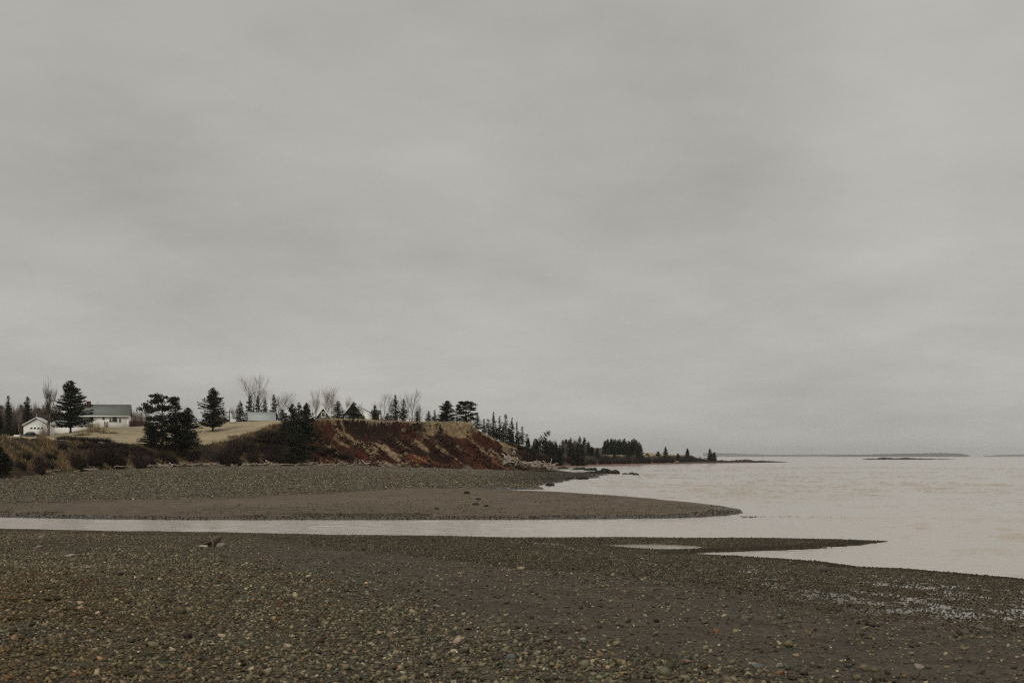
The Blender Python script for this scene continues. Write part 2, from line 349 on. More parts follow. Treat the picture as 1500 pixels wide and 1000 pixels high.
soil = mixc(np.broadcast_to(c3(.062, .026, .014), C.shape), c3(.026, .014, .009), sstep(.42, .62, fbm(A_ / 5, B_ / 14, 4, 71)))
soil = mixc(soil, c3(.115, .036, .018), sstep(.54, .70, fbm(A_ / 3, B_ / 9, 4, 72)) * (.25 + .75 * sstep(.45, .15, tf)))
soil = soil * c3(1.08, .98, .94) * (.55 + .8 * fbm(A_ / .5, B_ / 1.6, 3, 78)[..., None])
tan = c3(.28, .205, .12); lawn = mixc(np.broadcast_to(c3(.34, .275, .18), C.shape), c3(.22, .185, .11), sstep(.4, .65, .5 * n_b + .5 * fbm(XX / 9, YY / 2.5, 4, 67)))
bankc = mixc(np.broadcast_to(c3(.050, .034, .018), C.shape), c3(.17, .105, .045), sstep(.5, .68, n_a)); bankc = mixc(bankc, c3(.03, .025, .018), sstep(.52, .62, n_c) * .8)
gn = fbm(A_ / 1.0, B_ / 4.5, 4, 73)
gq_ = gn + .16 * (fbm(XX / 6, YY / 5, 3, 75) - .5) * 2
gp = sstep(.50, .60, gq_) * sstep(.50, .58, fbm(A_ / .32, B_ / 1.3, 3, 79)) * (1 - .5 * sstep(560, 700, PX)) * (1 - sstep(.60, .78, tf))
gp = np.maximum(gp, sstep(.66, .72, gn) * .8 * (1 - sstep(740, 760, PX)))
gp = np.maximum(gp, sstep(612, 632, PX) * (1 - sstep(684, 694, PX)) * sstep(.76 + .12 * (n_a - .5) * 4, .80 + .12 * (n_a - .5) * 4, tf) * .9)
face = mixc(soil, tan, gp)
face = mixc(bankc, face, BL)
lawnf = np.clip(g, 0, 1) > 0.985
upc = np.where(lawnf[..., None], lawn, face)
upc = np.where(((YY > 330) & up & ~((XX > 60) & (g > .8)) & (PX > 760))[..., None], mixc(np.broadcast_to(c3(.05, .038, .025), C.shape), c3(.30, .26, .16), sstep(.93, .98, g) * sstep(880, 900, PX)), upc)
C = np.where(up[..., None], upc, C)
wet = wetmask(XX, YY, sa) * (YY < 62)
wet = np.maximum(wet, np.where(bar, (1 - sstep(.4, 2.5, sb)) * .5, 0))

def grid_obj(name, mask, matl, lab_kind, z=Z):
    nr, nc = Z.shape; idx = np.arange(nr * nc).reshape(nr, nc)
    q = np.stack([idx[:-1, :-1], idx[:-1, 1:], idx[1:, 1:], idx[1:, :-1]], -1)[mask]
    used = np.unique(q); rem = np.full(nr * nc, -1); rem[used] = np.arange(len(used))
    mb = MB(); V = np.stack([XX, YY, z], -1).reshape(-1, 3)[used]; mb.add(V, rem[q].reshape(-1, 4), C.reshape(-1, 3)[used])
    o = mb.build(name, matl, smooth=True, kind='structure')
    w_ = o.data.attributes.new('Wet', 'FLOAT', 'POINT'); w_.data.foreach_set('value', wet.reshape(-1)[used].astype(np.float32))
    return o
cell = lambda a: a[:-1, :-1]
m_low = ~cell(up) & (cell(Z) > -1.45); m_up = cell(up); m_lawn = m_up & cell(lawnf)
grid_obj('beach', m_low, M_beach, 'structure'); grid_obj('bluff', m_up & ~m_lawn, M_soil, 'structure'); grid_obj('lawn', m_lawn, M_lawn, 'structure')

# sea bed and water
mb = MB(); mb.add([(-40000, -400, -1.4), (40000, -400, -1.4), (40000, 60000, -1.4), (-40000, 60000, -1.4)], [(0, 1, 2, 3)], (.08, .06, .05)); mb.build('seabed', M_soil, kind='structure')
tw = np.concatenate([np.linspace(-4, -.45, 24)[:-1], np.linspace(-.45, -.02, 160)[:-1], np.linspace(-.02, .46, 760), np.linspace(.46, 4, 40)[1:]])
yw = np.concatenate([[-25, 0, 20], np.arange(30, 75, .085), np.arange(75, 150, .19), np.arange(150, 420, .75), np.geomspace(420, 60000, 120)])
TW, YW = np.meshgrid(tw, yw); XW = TW * (YW + 26)
expo = .12 + .88 * sstep(6, 19, XW + .05 * (YW - 50)) * (.45 + .55 * sstep(38, 55, YW)); expo = expo * (.35 + .9 * sstep(.35, .65, fbm(XW / 16, YW / 22, 3, 141)))
sw = fbm(XW / .95 + YW * .15, YW / .75, 3, 142); sp_ = fbm(XW / 3.5, YW / 3.0, 3, 143)
ZW = expo * (.11 * sstep(.56, .80, sw) * sstep(.44, .62, sp_) + .075 * (fbm(XW / .9, YW / .8, 3, 144) - .5) + .015 * (sp_ - .5)) + .012 * (fbm(XW / .6, YW / .4, 2, 145) - .5)
ZW *= 1 - sstep(300, 800, YW)
nr, nc = ZW.shape; iw = np.arange(nr * nc).reshape(nr, nc); mb = MB()
mb.add(np.stack([XW, YW, ZW], -1), np.stack([iw[:-1, :-1], iw[:-1, 1:], iw[1:, 1:], iw[1:, :-1]], -1).reshape(-1, 4)); mb.build('water', M_water, smooth=True, kind='structure')

# far hills across the bay
def hills(name, D, prof, col, depth=900, seed=0):
    rng = np.random.default_rng(seed); xs = np.linspace(prof[0][0], prof[-1][0], 500)
    top = np.interp(xs, [p[0] for p in prof], [p[1] for p in prof]) + (fbm(xs / 7, xs * 0, 3, seed) - .5) * .9
    h = np.maximum((HOR + .6 - top + 1.4) * D / F, .2); mb = MB(); rows = []
    for k, (fy, fh) in enumerate([(0, 0), (.12, .35), (.3, .8), (.5, 1), (1, .4)]):
        rows.append(np.stack([at(xs, D + fy * depth), np.full_like(xs, D + fy * depth), h * fh * (1 + .15 * (fbm(xs / 5, xs * 0 + k * 9, 2, seed) - .5)) - .5], -1))
    V = np.array(rows); n = len(xs); i = np.arange(4)[:, None] * n; j = np.arange(n - 1)[None]
    mb.add(V.reshape(-1, 3), np.stack([i + j, i + j + 1, i + n + j + 1, i + n + j], -1).reshape(-1, 4), col)
    return mb.build(name, M_lawn, kind='structure')
hills('hills', 15000, [(1030, 664.2), (1060, 664.3), (1085, 665), (1110, 666), (1140, 666.6), (1180, 666.2), (1230, 666), (1270, 666.5), (1290, 668)], (.03, .032, .03), 900, 3)
hills('hills', 10000, [(1215, 668), (1240, 666.4), (1262, 666.6), (1290, 665.2), (1320, 664.9), (1350, 664.2), (1380, 664), (1400, 664.4), (1412, 665.5), (1422, 668)], (.028, .03, .026), 700, 5)
hills('hills', 15000, [(1440, 668), (1465, 666.6), (1500, 665.8), (1560, 665), (1700, 663)], (.03, .032, .03), 900, 8)

# haze
def haze():
    mb = MB(); mb.box(-9000, 9800, -60, 16500, -3, 95); m = bpy.data.materials.new('haze'); m.use_nodes = True
    t = m.node_tree; t.nodes.clear(); o = t.nodes.new('ShaderNodeOutputMaterial'); v = t.nodes.new('ShaderNodeVolumePrincipled')
    v.inputs['Density'].default_value = 7.0e-5; v.inputs['Color'].default_value = (.93, .93, .93, 1); t.links.new(v.outputs[0], o.inputs['Volume'])
    mb.build('haze', m, kind='stuff')
haze()

# ------------------------------------------------------------------ stones
def ico(sub):
    p = (1 + 5 ** .5) / 2
    V = np.array([(-1, p, 0), (1, p, 0), (-1, -p, 0), (1, -p, 0), (0, -1, p), (0, 1, p), (0, -1, -p), (0, 1, -p), (p, 0, -1), (p, 0, 1), (-p, 0, -1), (-p, 0, 1)], float)
    Fc = [(0, 11, 5), (0, 5, 1), (0, 1, 7), (0, 7, 10), (0, 10, 11), (1, 5, 9), (5, 11, 4), (11, 10, 2), (10, 7, 6), (7, 1, 8), (3, 9, 4), (3, 4, 2), (3, 2, 6), (3, 6, 8), (3, 8, 9), (4, 9, 5), (2, 4, 11), (6, 2, 10), (8, 6, 7), (9, 8, 1)]
    V = [v / np.linalg.norm(v) for v in V]
    for _ in range(sub):
        cache = {}; nf = []
        def mid(a, b):
            k = (min(a, b), max(a, b))
            if k not in cache: m = V[a] + V[b]; V.append(m / np.linalg.norm(m)); cache[k] = len(V) - 1
            return cache[k]
        for a, b, c in Fc:
            x, y, z = mid(a, b), mid(b, c), mid(c, a); nf += [(a, x, z), (b, y, x), (c, z, y), (x, y, z)]
        Fc = nf
    return np.array(V), np.array(Fc)
CUBE = (np.array([(x, y, z) for z in (-.62, .62) for y in (-.62, .62) for x in (-.62, .62)], float), np.array([(0, 2, 3), (0, 3, 1), (4, 5, 7), (4, 7, 6), (0, 1, 5), (0, 5, 4), (2, 6, 7), (2, 7, 3), (0, 4, 6), (0, 6, 2), (1, 3, 7), (1, 7, 5)]))
OCT = (np.array([(1, 0, 0), (-1, 0, 0), (0, 1, 0), (0, -1, 0), (0, 0, 1), (0, 0, -1)], float), np.array([(0, 2, 4), (2, 1, 4), (1, 3, 4), (3, 0, 4), (2, 0, 5), (1, 2, 5), (3, 1, 5), (0, 3, 5)]))
ICO0, ICO1, ICO2, ICO3 = ico(0), ico(1), ico(2), ico(3)
rng = np.random.default_rng(7)
def facet(base, rg, planes=9, lo=.62, hi=.95, rough=.05):
    V = base[0].copy(); n = rg.normal(size=(planes, 3)); n /= np.linalg.norm(n, axis=1)[:, None]; d = rg.uniform(lo, hi, planes)
    dt = V @ n.T; lim = np.where(dt > 1e-3, d[None] / np.maximum(dt, 1e-3), 9).min(1)
    V = V * np.minimum(lim, 1)[:, None]; return V + rg.normal(size=V.shape) * rough
def scatter(mb, x, y, size, cols, base, nvar=40, flat=(.22, .62), sink=.16, planes=7, zoff=0, jit=.03):
    z = height(x, y) + zoff; n = len(x); var = rng.integers(0, nvar, n); Vs = [facet(base, rng, planes, .5, .95, .03) if jit < .1 else base[0] * rng.uniform(.55, 1.15, base[0].shape) + rng.normal(size=base[0].shape) * jit * .5 for _ in range(nvar)]
    for k in range(nvar):
        i = np.where(var == k)[0]
        if not len(i): continue
        sx = size[i] * rng.uniform(.75, 1.35, len(i)); sy = size[i] * rng.uniform(.6, 1.0, len(i)); sz = size[i] * rng.uniform(*flat, len(i))
        V = Vs[k][None] * np.stack([sx, sy, sz], -1)[:, None]
        ti = rng.normal(0, .45, len(i)); V = np.stack([V[..., 0] * np.cos(ti)[:, None] - V[..., 2] * np.sin(ti)[:, None], V[..., 1], V[..., 0] * np.sin(ti)[:, None] + V[..., 2] * np.cos(ti)[:, None]], -1)
        th = rng.uniform(0, 6.283, len(i)); c, s = np.cos(th)[:, None], np.sin(th)[:, None]
        V = np.stack([V[..., 0] * c - V[..., 1] * s, V[..., 0] * s + V[..., 1] * c, V[..., 2]], -1)
        V = V + np.stack([x[i], y[i], z[i] + sz * (1 - sink) - sz * .35], -1)[:, None]
        nv = len(Vs[k]); Fc = base[1][None] + (np.arange(len(i)) * nv)[:, None, None]
        mb.add(V.reshape(-1, 3), Fc.reshape(-1, 3), np.repeat(cols[i], nv, 0))
PAL = np.array([1.15, 1.04, .80]) * np.array([(.115, .105, .085), (.085, .08, .066), (.062, .06, .05), (.15, .135, .108), (.19, .17, .14), (.095, .10, .085), (.13, .095, .070), (.15, .092, .064), (.24, .215, .185), (.10, .115, .105), (.045, .043, .037)])
PP = np.array([.2, .17, .13, .15, .09, .07, .05, .010, .035, .03, .07]); PP /= PP.sum()
def pick(n, dark=1.0): return PAL[rng.choice(len(PAL), n, p=PP)] * np.exp(rng.normal(-.03, .38, (n, 1))) * dark
def near_pts(n, y0, y1):
    u = rng.random(n); y = np.sqrt(y0 ** 2 + u * (y1 ** 2 - y0 ** 2)); x = rng.uniform(-.40, .40, n) * (y + 1.5); return x, y
def dens(x, y):
    s = sdist(x, y, near_land); n = fbm(x / 1.8, y / 1.8, 3, 81)
    d = np.where(s < 13, 1.0, 1.0) * (s > .05)
    band = sstep(11.5, 13.5, s) * (1 - sstep(17.5, 22, s)) * sstep(-15, -3, x)
    d = d * (1 - .93 * band); d = d * np.where((s > 14) & (band < .3), .55 + 1.1 * (n - .35), 1)
    d = d * (1 - .6 * wetmask(x, y, s)) * (((x - 4.4) / 1.75) ** 2 + ((y - 47.15) / 1.5) ** 2 > .85); return np.clip(d, 0, 1), s, n
def warm(x, y, s):
    w = (sstep(-.5, -5, x + (y - 12) * .12) * sstep(18, 28, s) * sstep(.36, .60, fbm(x / 1.6, y / 2.2, 3, 161)))[:, None]
    return 1 - w * np.array([[.05, .20, .38]])
mb = MB()
# small chips
x, y = near_pts(330000, 8.2, 55); d, s, n = dens(x, y); k = rng.random(len(x)) < d * .85
x, y, s = x[k], y[k], s[k]; size = rng.uniform(.012, .030, len(x)) * np.where(y > 25, 1.35, 1.1)
dk = np.where(s < 13, np.where(s < 1.2, .42, .62), .95)[:, None] * warm(x, y, s)
scatter(mb, x, y, size, pick(len(x)) * dk, OCT, jit=.2)
# angular pebbles
x, y = near_pts(130000, 8.2, 55); d, s, n = dens(x, y); k = (rng.random(len(x)) < d * .75)
x, y, s = x[k], y[k], s[k]; size = np.exp(rng.normal(math.log(.023), .32, len(x))) * np.where(s < 13, 1.05, .82 + .32 * sstep(-4, 2, x))
scatter(mb, x, y, size, pick(len(x)) * np.where(s < 13, np.where(s < 1.2, .42, .64), 1.0)[:, None] * warm(x, y, s), CUBE, jit=.22)
x, y = near_pts(120000, 8.2, 30); d, s, n = dens(x, y); k = (rng.random(len(x)) < d * .8) & (s > 13)
x, y, s = x[k], y[k], s[k]; size = np.exp(rng.normal(math.log(.021), .38, len(x))) * (.95 + .3 * sstep(-4, 2, x))
scatter(mb, x, y, size, pick(len(x)) * 1.15 * warm(x, y, s), CUBE, jit=.24, flat=(.3, .8), sink=.05)
# larger flat cobbles
x, y = near_pts(5500, 8.2, 54); d, s, n = dens(x, y); k = (d > .5) & (rng.random(len(x)) < d * (.2 + .35 * (s < 12) + .35 * sstep(-3, 2, x))); x, y, s = x[k], y[k], s[k]
size = .032 + .032 * rng.random(len(x)) ** 2.5
scatter(mb, x, y, size * .95, pick(len(x)) * np.where(s < 13, .7, 1.0)[:, None] * warm(x, y, s), CUBE, flat=(.25, .6), jit=.26)
# bright specks of shell and quartz on the sand band
x, y = near_pts(9000, 14, 40); s = sdist(x, y, near_land); k = (s > 11) & (s < 22) & (rng.random(len(x)) < .12); x, y = x[k], y[k]
scatter(mb, x, y, rng.uniform(.010, .022, len(x)), np.tile([[.6, .56, .5]], (len(x), 1)), OCT)
mb.build('gravel', M_stone, kind='stuff', label='grey brown pebbles and cobbles covering the near beach')
# far shingle bank and bar
mb = MB()
def far_pts(n, y0, y1):
    y = np.exp(rng.uniform(np.log(y0), np.log(y1), n)); x = rng.uniform(-.42, .16, n) * y; return x, y
x, y = far_pts(150000, 80, 255); sbv = sdist(x, y, far_land); s2v = sdist(x, y, foot); px = 750 + F * x / y
ed = np.interp(px, [0, 300, 500, 780, 900], [84, 91, 101, 128, 140]) + (fbm(x / 11, y / 11, 3, 62) - .5) * 6
k = (sbv > .2) & (s2v < 0) & (y > ed) & (rng.random(len(x)) < .15 + sstep(ed - 2, ed + 6, y) * .85 * (.4 + fbm(x / 4, y / 9, 3, 88)) * (1 - .5 * sstep(150, 210, y)))
x, y = x[k], y[k]; size = rng.uniform(.04, .10, len(x)) * np.clip(y / 110, .8, 1.3)
green = sstep(-6, 6, x) * sstep(135, 160, y)
cc = pick(len(x)) * rng.choice([.5, .95, 1.5], (len(x), 1), p=[.4, .35, .25]); cc = cc * (1 - .55 * green[:, None])
scatter(mb, x, y, size, cc, OCT, sink=.1)
# stones at the edges of the bar and stream
x, y = far_pts(60000, 64, 110); sbv = sdist(x, y, far_land); k = (sbv > -.25) & (sbv < 1.6 + 3 * (fbm(x / 3, y / 3, 2, 91) > .58)) & (y < 76); x, y = x[k], y[k]
scatter(mb, x, y, rng.uniform(.025, .07, len(x)), pick(len(x)) * .5, OCT, sink=.1)
x, y = far_pts(9000, 66, 110); sbv = sdist(x, y, far_land); k = (sbv > .5) & (fbm(x / 5, y / 8, 3, 92) > .52); x, y = x[k], y[k]
scatter(mb, x, y, rng.uniform(.02, .06, len(x)), pick(len(x)) * .5, OCT, sink=.1)
# line of stones breaking the surface off the bar tip
q = rng.random(260) ** 1.5; x = 11.4 + q * 5.8; y = 70.6 - q * .9 + rng.normal(size=260) * (.3 + q * .8); h0 = -height(x, y)
scatter(mb, x, y, rng.uniform(.02, .055, 260) * (1 - .5 * q), pick(260) * .3, ICO0, zoff=h0 - .01)
mb.build('gravel', M_stone, kind='stuff', label='grey shingle on the far side of the stream')

def boulder(name, px, D, w, h, dpt, matl, label, cat, group=None, seed=0, rot=0, sink=.25, base=ICO3, col=(1, 1, 1), parent=None, z=None, planes=12, rough=.012):
    rg = np.random.default_rng(seed); V = facet(base, rg, planes, .5, .95, rough) * (w / 2 * 1.2, dpt / 2 * 1.2, h * .6)
    mb = MB(); mb.add(V, base[1], col); x = at(px, D)
    o = mb.build(name, matl, label=label, cat=cat, group=group); o.location = (x, D, (gz(x, D) if z is None else z) + h * .6 * (1 - 2 * sink) * .8); o.rotation_euler = (0, 0, rot)
    return o
def near_D(py, h=None):
    lo, hi = 6, 60     # distance at which the beach shows at this row on px
    return lo
def D_for(px, py, lo=8, hi=62):
    Ds = np.linspace(lo, hi, 1200); xs = (px - 750) / F * Ds; z = height(xs, Ds); p = HOR + (EYE - z) * F / Ds
    return float(Ds[np.argmin(np.abs(p - py))])
SC = lambda wpx, D: wpx / F * D
# stones that stand out on the near beach
for i, (px, py, w, h, c, lab) in enumerate([
    (748, 966, 19, 12, (.13, .15, .14), 'blue grey wedge shaped stone lying in the foreground shingle'),
    (103, 815, 18, 6, (.36, .32, .26), 'flat pale tan slab of stone tilted on the dark gravel'),
    (62, 790, 13, 12, (.22, .19, .15), 'round buff boulder near the stream bank at far left'),
    (57, 802, 13, 6, (.22, .21, .20), 'low grey stone just below the round buff boulder'),
    (1205, 837, 24, 15, (.10, .09, .07), 'large weedy boulder on the wet shingle beside the lagoon'),
    (1048, 925, 12, 8, (.22, .10, .06), 'rust coloured stone at the edge of the smooth sand'),
    (1006, 970, 20, 9, (.20, .12, .09), 'pinkish flat stone in the foreground shingle'),
    (1142, 977, 12, 9, (.28, .26, .21), 'pale upright chip of stone in the lower right shingle'),
    (1142, 988, 16, 8, (.22, .10, .045), 'orange brown stone beside a pale upright chip'),
    (1345, 978, 18, 10, (.27, .22, .18), 'pale pinkish stone at lower right of the beach'),
    (640, 888, 16, 6, (.20, .18, .15), 'flat light grey stone in the middle of the shingle'),
    (560, 838, 14, 5, (.05, .05, .045), 'thin dark stone where the shingle meets smooth sand'),
    (1280, 917, 17, 6, (.04, .04, .035), 'dark stone alone on the smooth sand at right'),
    (318, 858, 11, 4, (.30, .27, .22), 'small pale stone among brown gravel left of centre'),
    (1108, 976, 24, 9, (.14, .16, .15), 'broad slate grey stone in the lower right shingle'),
    (175, 841, 16, 5, (.03, .028, .025), 'thin dark stone lying on the brown gravel at left')]):
    D = D_for(px, py); c = tuple(v * .85 for v in c); boulder('beach_stone', px, D, SC(w, D) * .85, SC(h, D), SC(w, D) * .75, M_stone, lab, 'stone', 'stones that stand out on the near beach', seed=50 + i, rot=i, base=ICO2, col=c)
# driftwood stump
D = D_for(310, 800); st = empty('driftwood_stump', (at(310, D), D, gz(at(310, D), D)), 0, scale=(.85, .85, .85), label='reddish brown driftwood stump with splayed roots on the near shingle', cat='driftwood')
rg = np.random.default_rng(5); mb = MB(); M_rust = mat('weathered_root', (.12, .08, .055), var=.5, scale=9, bump=.8, bscale=25)
mb.tube([(-.05, 0, 0), (.06, .05, .16), (.2, .1, .27), (.27, .12, .30)], [.13, .11, .08, .05], 9); mb.build('trunk', M_rust, st, True)
for a in range(8):
    th = rg.uniform(0, 6.28); l_ = rg.uniform(.2, .42); mb = MB()
    mb.tube([(0, 0, .1), (.5 * l_ * math.cos(th), .5 * l_ * math.sin(th), .13 + rg.uniform(-.03, .08)), (l_ * math.cos(th), l_ * math.sin(th), rg.uniform(-.02, .12))], [.05, .035, .012], 6); mb.build('root', M_rust, st, True)
boulder('beach_stone', 299, D - .3, .24, .06, .14, M_stone, 'white oblong pebble against the foot of the driftwood stump', 'stone', seed=99, base=ICO2, col=(.36, .33, .28))
boulder('beach_stone', 325, D - .1, .26, .16, .2, M_stone, 'grey angular stone at the right of the driftwood stump', 'stone', seed=98, base=ICO2, col=(.2, .18, .16))

# orange brown seaweed litter in the lower left
mb = MB(); x, y = near_pts(30000, 8.2, 24); s = sdist(x, y, near_land); n = fbm(x / 3, y / 3, 4, 61); n2 = fbm(x / .5, y / .8, 3, 66)
k = (x < -.8 + (y < 13) * -.2) & (s > 17) & (n2 + .4 * n > .66) & (rng.random(len(x)) < sstep(-.8, -5, x) * .9 + .12)
x, y = x[k], y[k]; cc = np.array([(.10, .058, .024), (.085, .055, .026), (.14, .08, .032), (.05, .036, .022), (.13, .095, .055)])[rng.integers(0, 5, len(x))]
scatter(mb, x, y, rng.uniform(.02, .055, len(x)), cc, OCT, flat=(.12, .3), sink=0)
mb.build('seaweed', M_stone, kind='stuff', label='orange brown seaweed litter strewn over the gravel')
M_kelp = mat('rockweed', (.05, .036, .02), rough=.8, var=.4, scale=12, spec=.05)
# dark rockweed clumps
for i, (px, py, w, lab) in enumerate([(76, 879, 24, 'dark rockweed clump in the brown gravel, farthest right of three'), (20, 880, 22, 'dark rockweed clump on gravel at the left edge'), (18, 908, 22, 'dark rockweed clump nearest the camera at left'), (102, 893, 18, 'small dark rockweed clump below the other clumps'), (170, 909, 14, 'isolated dark rockweed clump on the orange litter')]):
    D = D_for(px, py); mb = MB(); rg = np.random.default_rng(i); w_ = SC(w, D)
    for q in range(70):
        a = rg.uniform(0, 6.28); r = rg.uniform(0, .5) ** .8 * w_; p = np.array([math.cos(a) * r, math.sin(a) * r * .6, 0.01]); dd = rg.normal(size=3) * w_ * .12; dd[2] = abs(dd[2]) * .5
        mb.tube([p, p + dd + (0, 0, .015), p + dd * 2], [.012, .016, .004], 4)
    o = mb.build('rockweed', M_kelp, label=lab, cat='seaweed', group='dark rockweed clumps'); o.location = (at(px, D), D, gz(at(px, D), D) + .005); o.scale = (.8, .8, .5)

# ------------------------------------------------------------------ rock ledges
M_weed = mat('weedy_rock', (.035, .032, .024), rough=.75, var=.5, scale=2, bump=1, bscale=5, bdist=.15, spec=.04)
for i, (px, py, w, h, lab) in enumerate([
    (826, 684.5, 20, 3.5, 'black seaweed covered ledge nearest the shingle point'), (849, 685.5, 22, 4.2, 'black ledge of weedy rock second from the shingle point'), (868, 686, 20, 5.5, 'black humped ledge in the middle of the reef'),
    (888, 690, 34, 7.5, 'long high black ledge towards the seaward end of the reef'), (925, 692.5, 22, 3.8, 'low black rock at the seaward tip of the reef'), (860, 690.5, 44, 3.0, 'flat dark weedy shelf in front of the black reef'),
    (805, 707.5, 12, 4.5, 'dark boulder at the water edge where the inlet begins'), (795, 688, 30, 3, 'dark weedy ledge lying in the far shingle point'), (840, 699, 40, 2.5, 'flat dark weedy rocks along the inlet shore')]):
    D = (EYE - .1) * F / (py + h * .3 - HOR)
    if i == 7: D = 240
    m_px = D / F; e = empty('rock_ledge', (at(px, D), D, max(gz(at(px, D), D), -.1)), 0, label=lab, cat='rock', group='black rocks of the reef'); mb = MB(); rg = np.random.default_rng(200 + i)
    for q in range(9):
        u = rg.uniform(-.42, .42); V = facet(ICO2, rg, 10, .5, .95, .03) * (w * m_px * rg.uniform(.16, .32), 1.4 + 2 * rg.random(), h * m_px * rg.uniform(.9, 1.5) * (1 - abs(u) * .9)); mb.add(V + (u * w * m_px, rg.uniform(-1, 1), 0), ICO2[1])
    o = mb.build('rock', M_weed); o.name = 'rock_ledge'; o.location = e.location; tag(o, lab, 'rock', 'black rocks of the reef'); bpy.data.objects.remove(e)
# islet reef far out
mb = MB(); rg = np.random.default_rng(9); Dm = 1330
for q in range(90):
    px = 1267 + 130 * rg.random() ** 1.25; hh = np.interp(px, [1265, 1285, 1296, 1310, 1325, 1340, 1360, 1400], [.7, 1.2, 1.9, 1.0, 1.7, 1.7, .8, .35]) * rg.uniform(.7, 1.2)
    V = facet(ICO1, rg, 9, .5, .95, .04) * (rg.uniform(2, 5), rg.uniform(2, 5), hh); mb.add(V + (at(px, Dm), Dm + rg.uniform(-6, 6), 0), ICO1[1])
mb.build('rock_islet', M_rock, label='long low black reef far out in the bay', cat='reef')
# headland ledge
mb = MB()
for q in range(120):
    px = rg.uniform(985, 1143); D = np.interp(px, [985, 1060, 1143], [560, 640, 730]); hh = np.interp(px, [985, 1060, 1090, 1105, 1125, 1143], [.6, 1.3, 1.5, 1.0, .8, .25]) * rg.uniform(.6, 1.1)
    V = facet(ICO1, rg, 9, .5, .95, .04) * (rg.uniform(1.5, 4.5), rg.uniform(2, 5), hh); mb.add(V + (at(px, D), D + rg.uniform(-4, 4), 0), ICO1[1])
mb.build('rock_ledge', M_rock, label='dark rock ledge tapering out from the far headland', cat='rock')

# ------------------------------------------------------------------ trees
def clump(mb, P, size, rg, col, flat=.5):
    """leaf-sized triangles around the points P"""
    n = len(P); d = rg.normal(size=(n, 3, 3)); d[..., 2] *= flat
    V = P[:, None] + d * np.asarray(size).reshape(-1, 1, 1) * .62
    c = np.asarray(col)[None] * rg.uniform(.6, 1.5, (n, 1)); mb.add(V.reshape(-1, 3), np.arange(3 * n).reshape(-1, 3), np.repeat(c, 3, 0))
NEED = (.025, .0275, .0155)
def spruce(seed, H=10, Wd=5, h0=1.0, power=.8, dens=1.0, droop=.25, col=NEED, gap=.0, size=.21, rag=.3, lean=0):
    rg = np.random.default_rng(seed); tr = MB(); cr = MB()
    bend = lambda z: np.array([lean * (z / H) ** 1.5, 0, 0])
    zs = np.linspace(-.4, H * .985, 9); tr.tube([bend(max(z, 0)) + (rg.normal() * .03, rg.normal() * .03, z) for z in zs], np.interp(zs, [-.4, 0, H], [.2, .17, .02]) * H / 10, 7)
    z = h0; P = []; lob = rg.uniform(0, 6.28, 4)
    while z < H * .98:
        f = (z - h0) / (H - h0); prof = (1 - f) ** power * (.55 + .45 * min(1, f * 5 + .35))
        for b in range(int(4 + 3 * rg.random())):
            az = rg.uniform(0, 6.283); L_ = Wd / 2 * prof * (1 - rag + rag * 1.9 * rg.random()) * (1 + .18 * math.sin(az * 2 + lob[0] + z * .6) + .12 * math.sin(az + lob[1] - z * 1.3))
            if rg.random() < gap: continue
            L_ = max(L_, .12); n = max(3, int(L_ / .13 * dens * 3.0)); r = L_ * rg.random(n) ** .75
            up_ = rg.uniform(-.1, .25) + .35 * f
            zz = z + r * up_ - droop * r ** 2 / max(L_, .3) * .9 + .12 * (r / L_) ** 3 * L_
            w = .10 + .22 * (1 - r / L_) * L_ ** .5; off = rg.normal(size=n) * w
            P.append(np.stack([r * math.cos(az) - off * math.sin(az), r * math.sin(az) + off * math.cos(az), zz + rg.normal(size=n) * .05], -1) + bend(z))
            if L_ > .8: tr.tube([bend(z) + (0, 0, z), bend(z) + (L_ * .85 * math.cos(az), L_ * .85 * math.sin(az), z + L_ * .85 * up_ - droop * L_ * .6)], [.035, .012], 3)
        z += rg.uniform(.16, .30) * (H / 10) ** .5
    P.append(np.array([[0, 0, H - .05 - .06 * i] for i in range(6)]) + bend(H) + rg.normal(size=(6, 3)) * .03)
    P = np.concatenate(P); clump(cr, P, rg.uniform(.6, 1.3, len(P)) * size, rg, col)
    return tr.mesh('trunk', M_bark), cr.mesh('crown', M_needle)
def pine(seed, H=10, Wd=7, h0=2.0, nl=34, col=NEED, top=.8):
    rg = np.random.default_rng(seed); tr = MB(); cr = MB()
    tr.tube([(rg.normal() * .12, rg.normal() * .12, z) for z in np.linspace(-.4, H * .85, 7)], [.24, .22, .2, .17, .13, .09, .05], 8)
    for i in range(nl):
        f = (i + .5) / nl; z = h0 + (H - h0) * (f ** .8) * .97; R_ = Wd / 2 * math.sqrt(max(0, 1 - (max(0, f - .35) / .70) ** 2)) * (.6 + .5 * rg.random()) * min(1, .6 + f)
        az = i * 2.4 + rg.normal() * .5; e = np.array([R_ * math.cos(az), R_ * math.sin(az), z + rg.uniform(-.1, .5)])
        tr.tube([(0, 0, z - .7), e * (.5, .5, 1) - (0, 0, .35), e], [.07, .05, .02], 4)
        for q in range(3):
            c = e * (1 - .28 * q * rg.random(), 1 - .28 * q * rg.random(), 1) + rg.normal(size=3) * (.35, .35, .15); n = 110
            p = rg.normal(size=(n, 3)); p /= np.linalg.norm(p, axis=1)[:, None]; p = p * (rg.random((n, 1)) ** .4) * (.75, .75, .36) * rg.uniform(.7, 1.2) + c; clump(cr, p, np.full(n, .2), rg, col, .8)
    return tr.mesh('trunk', M_bark), cr.mesh('crown', M_needle)
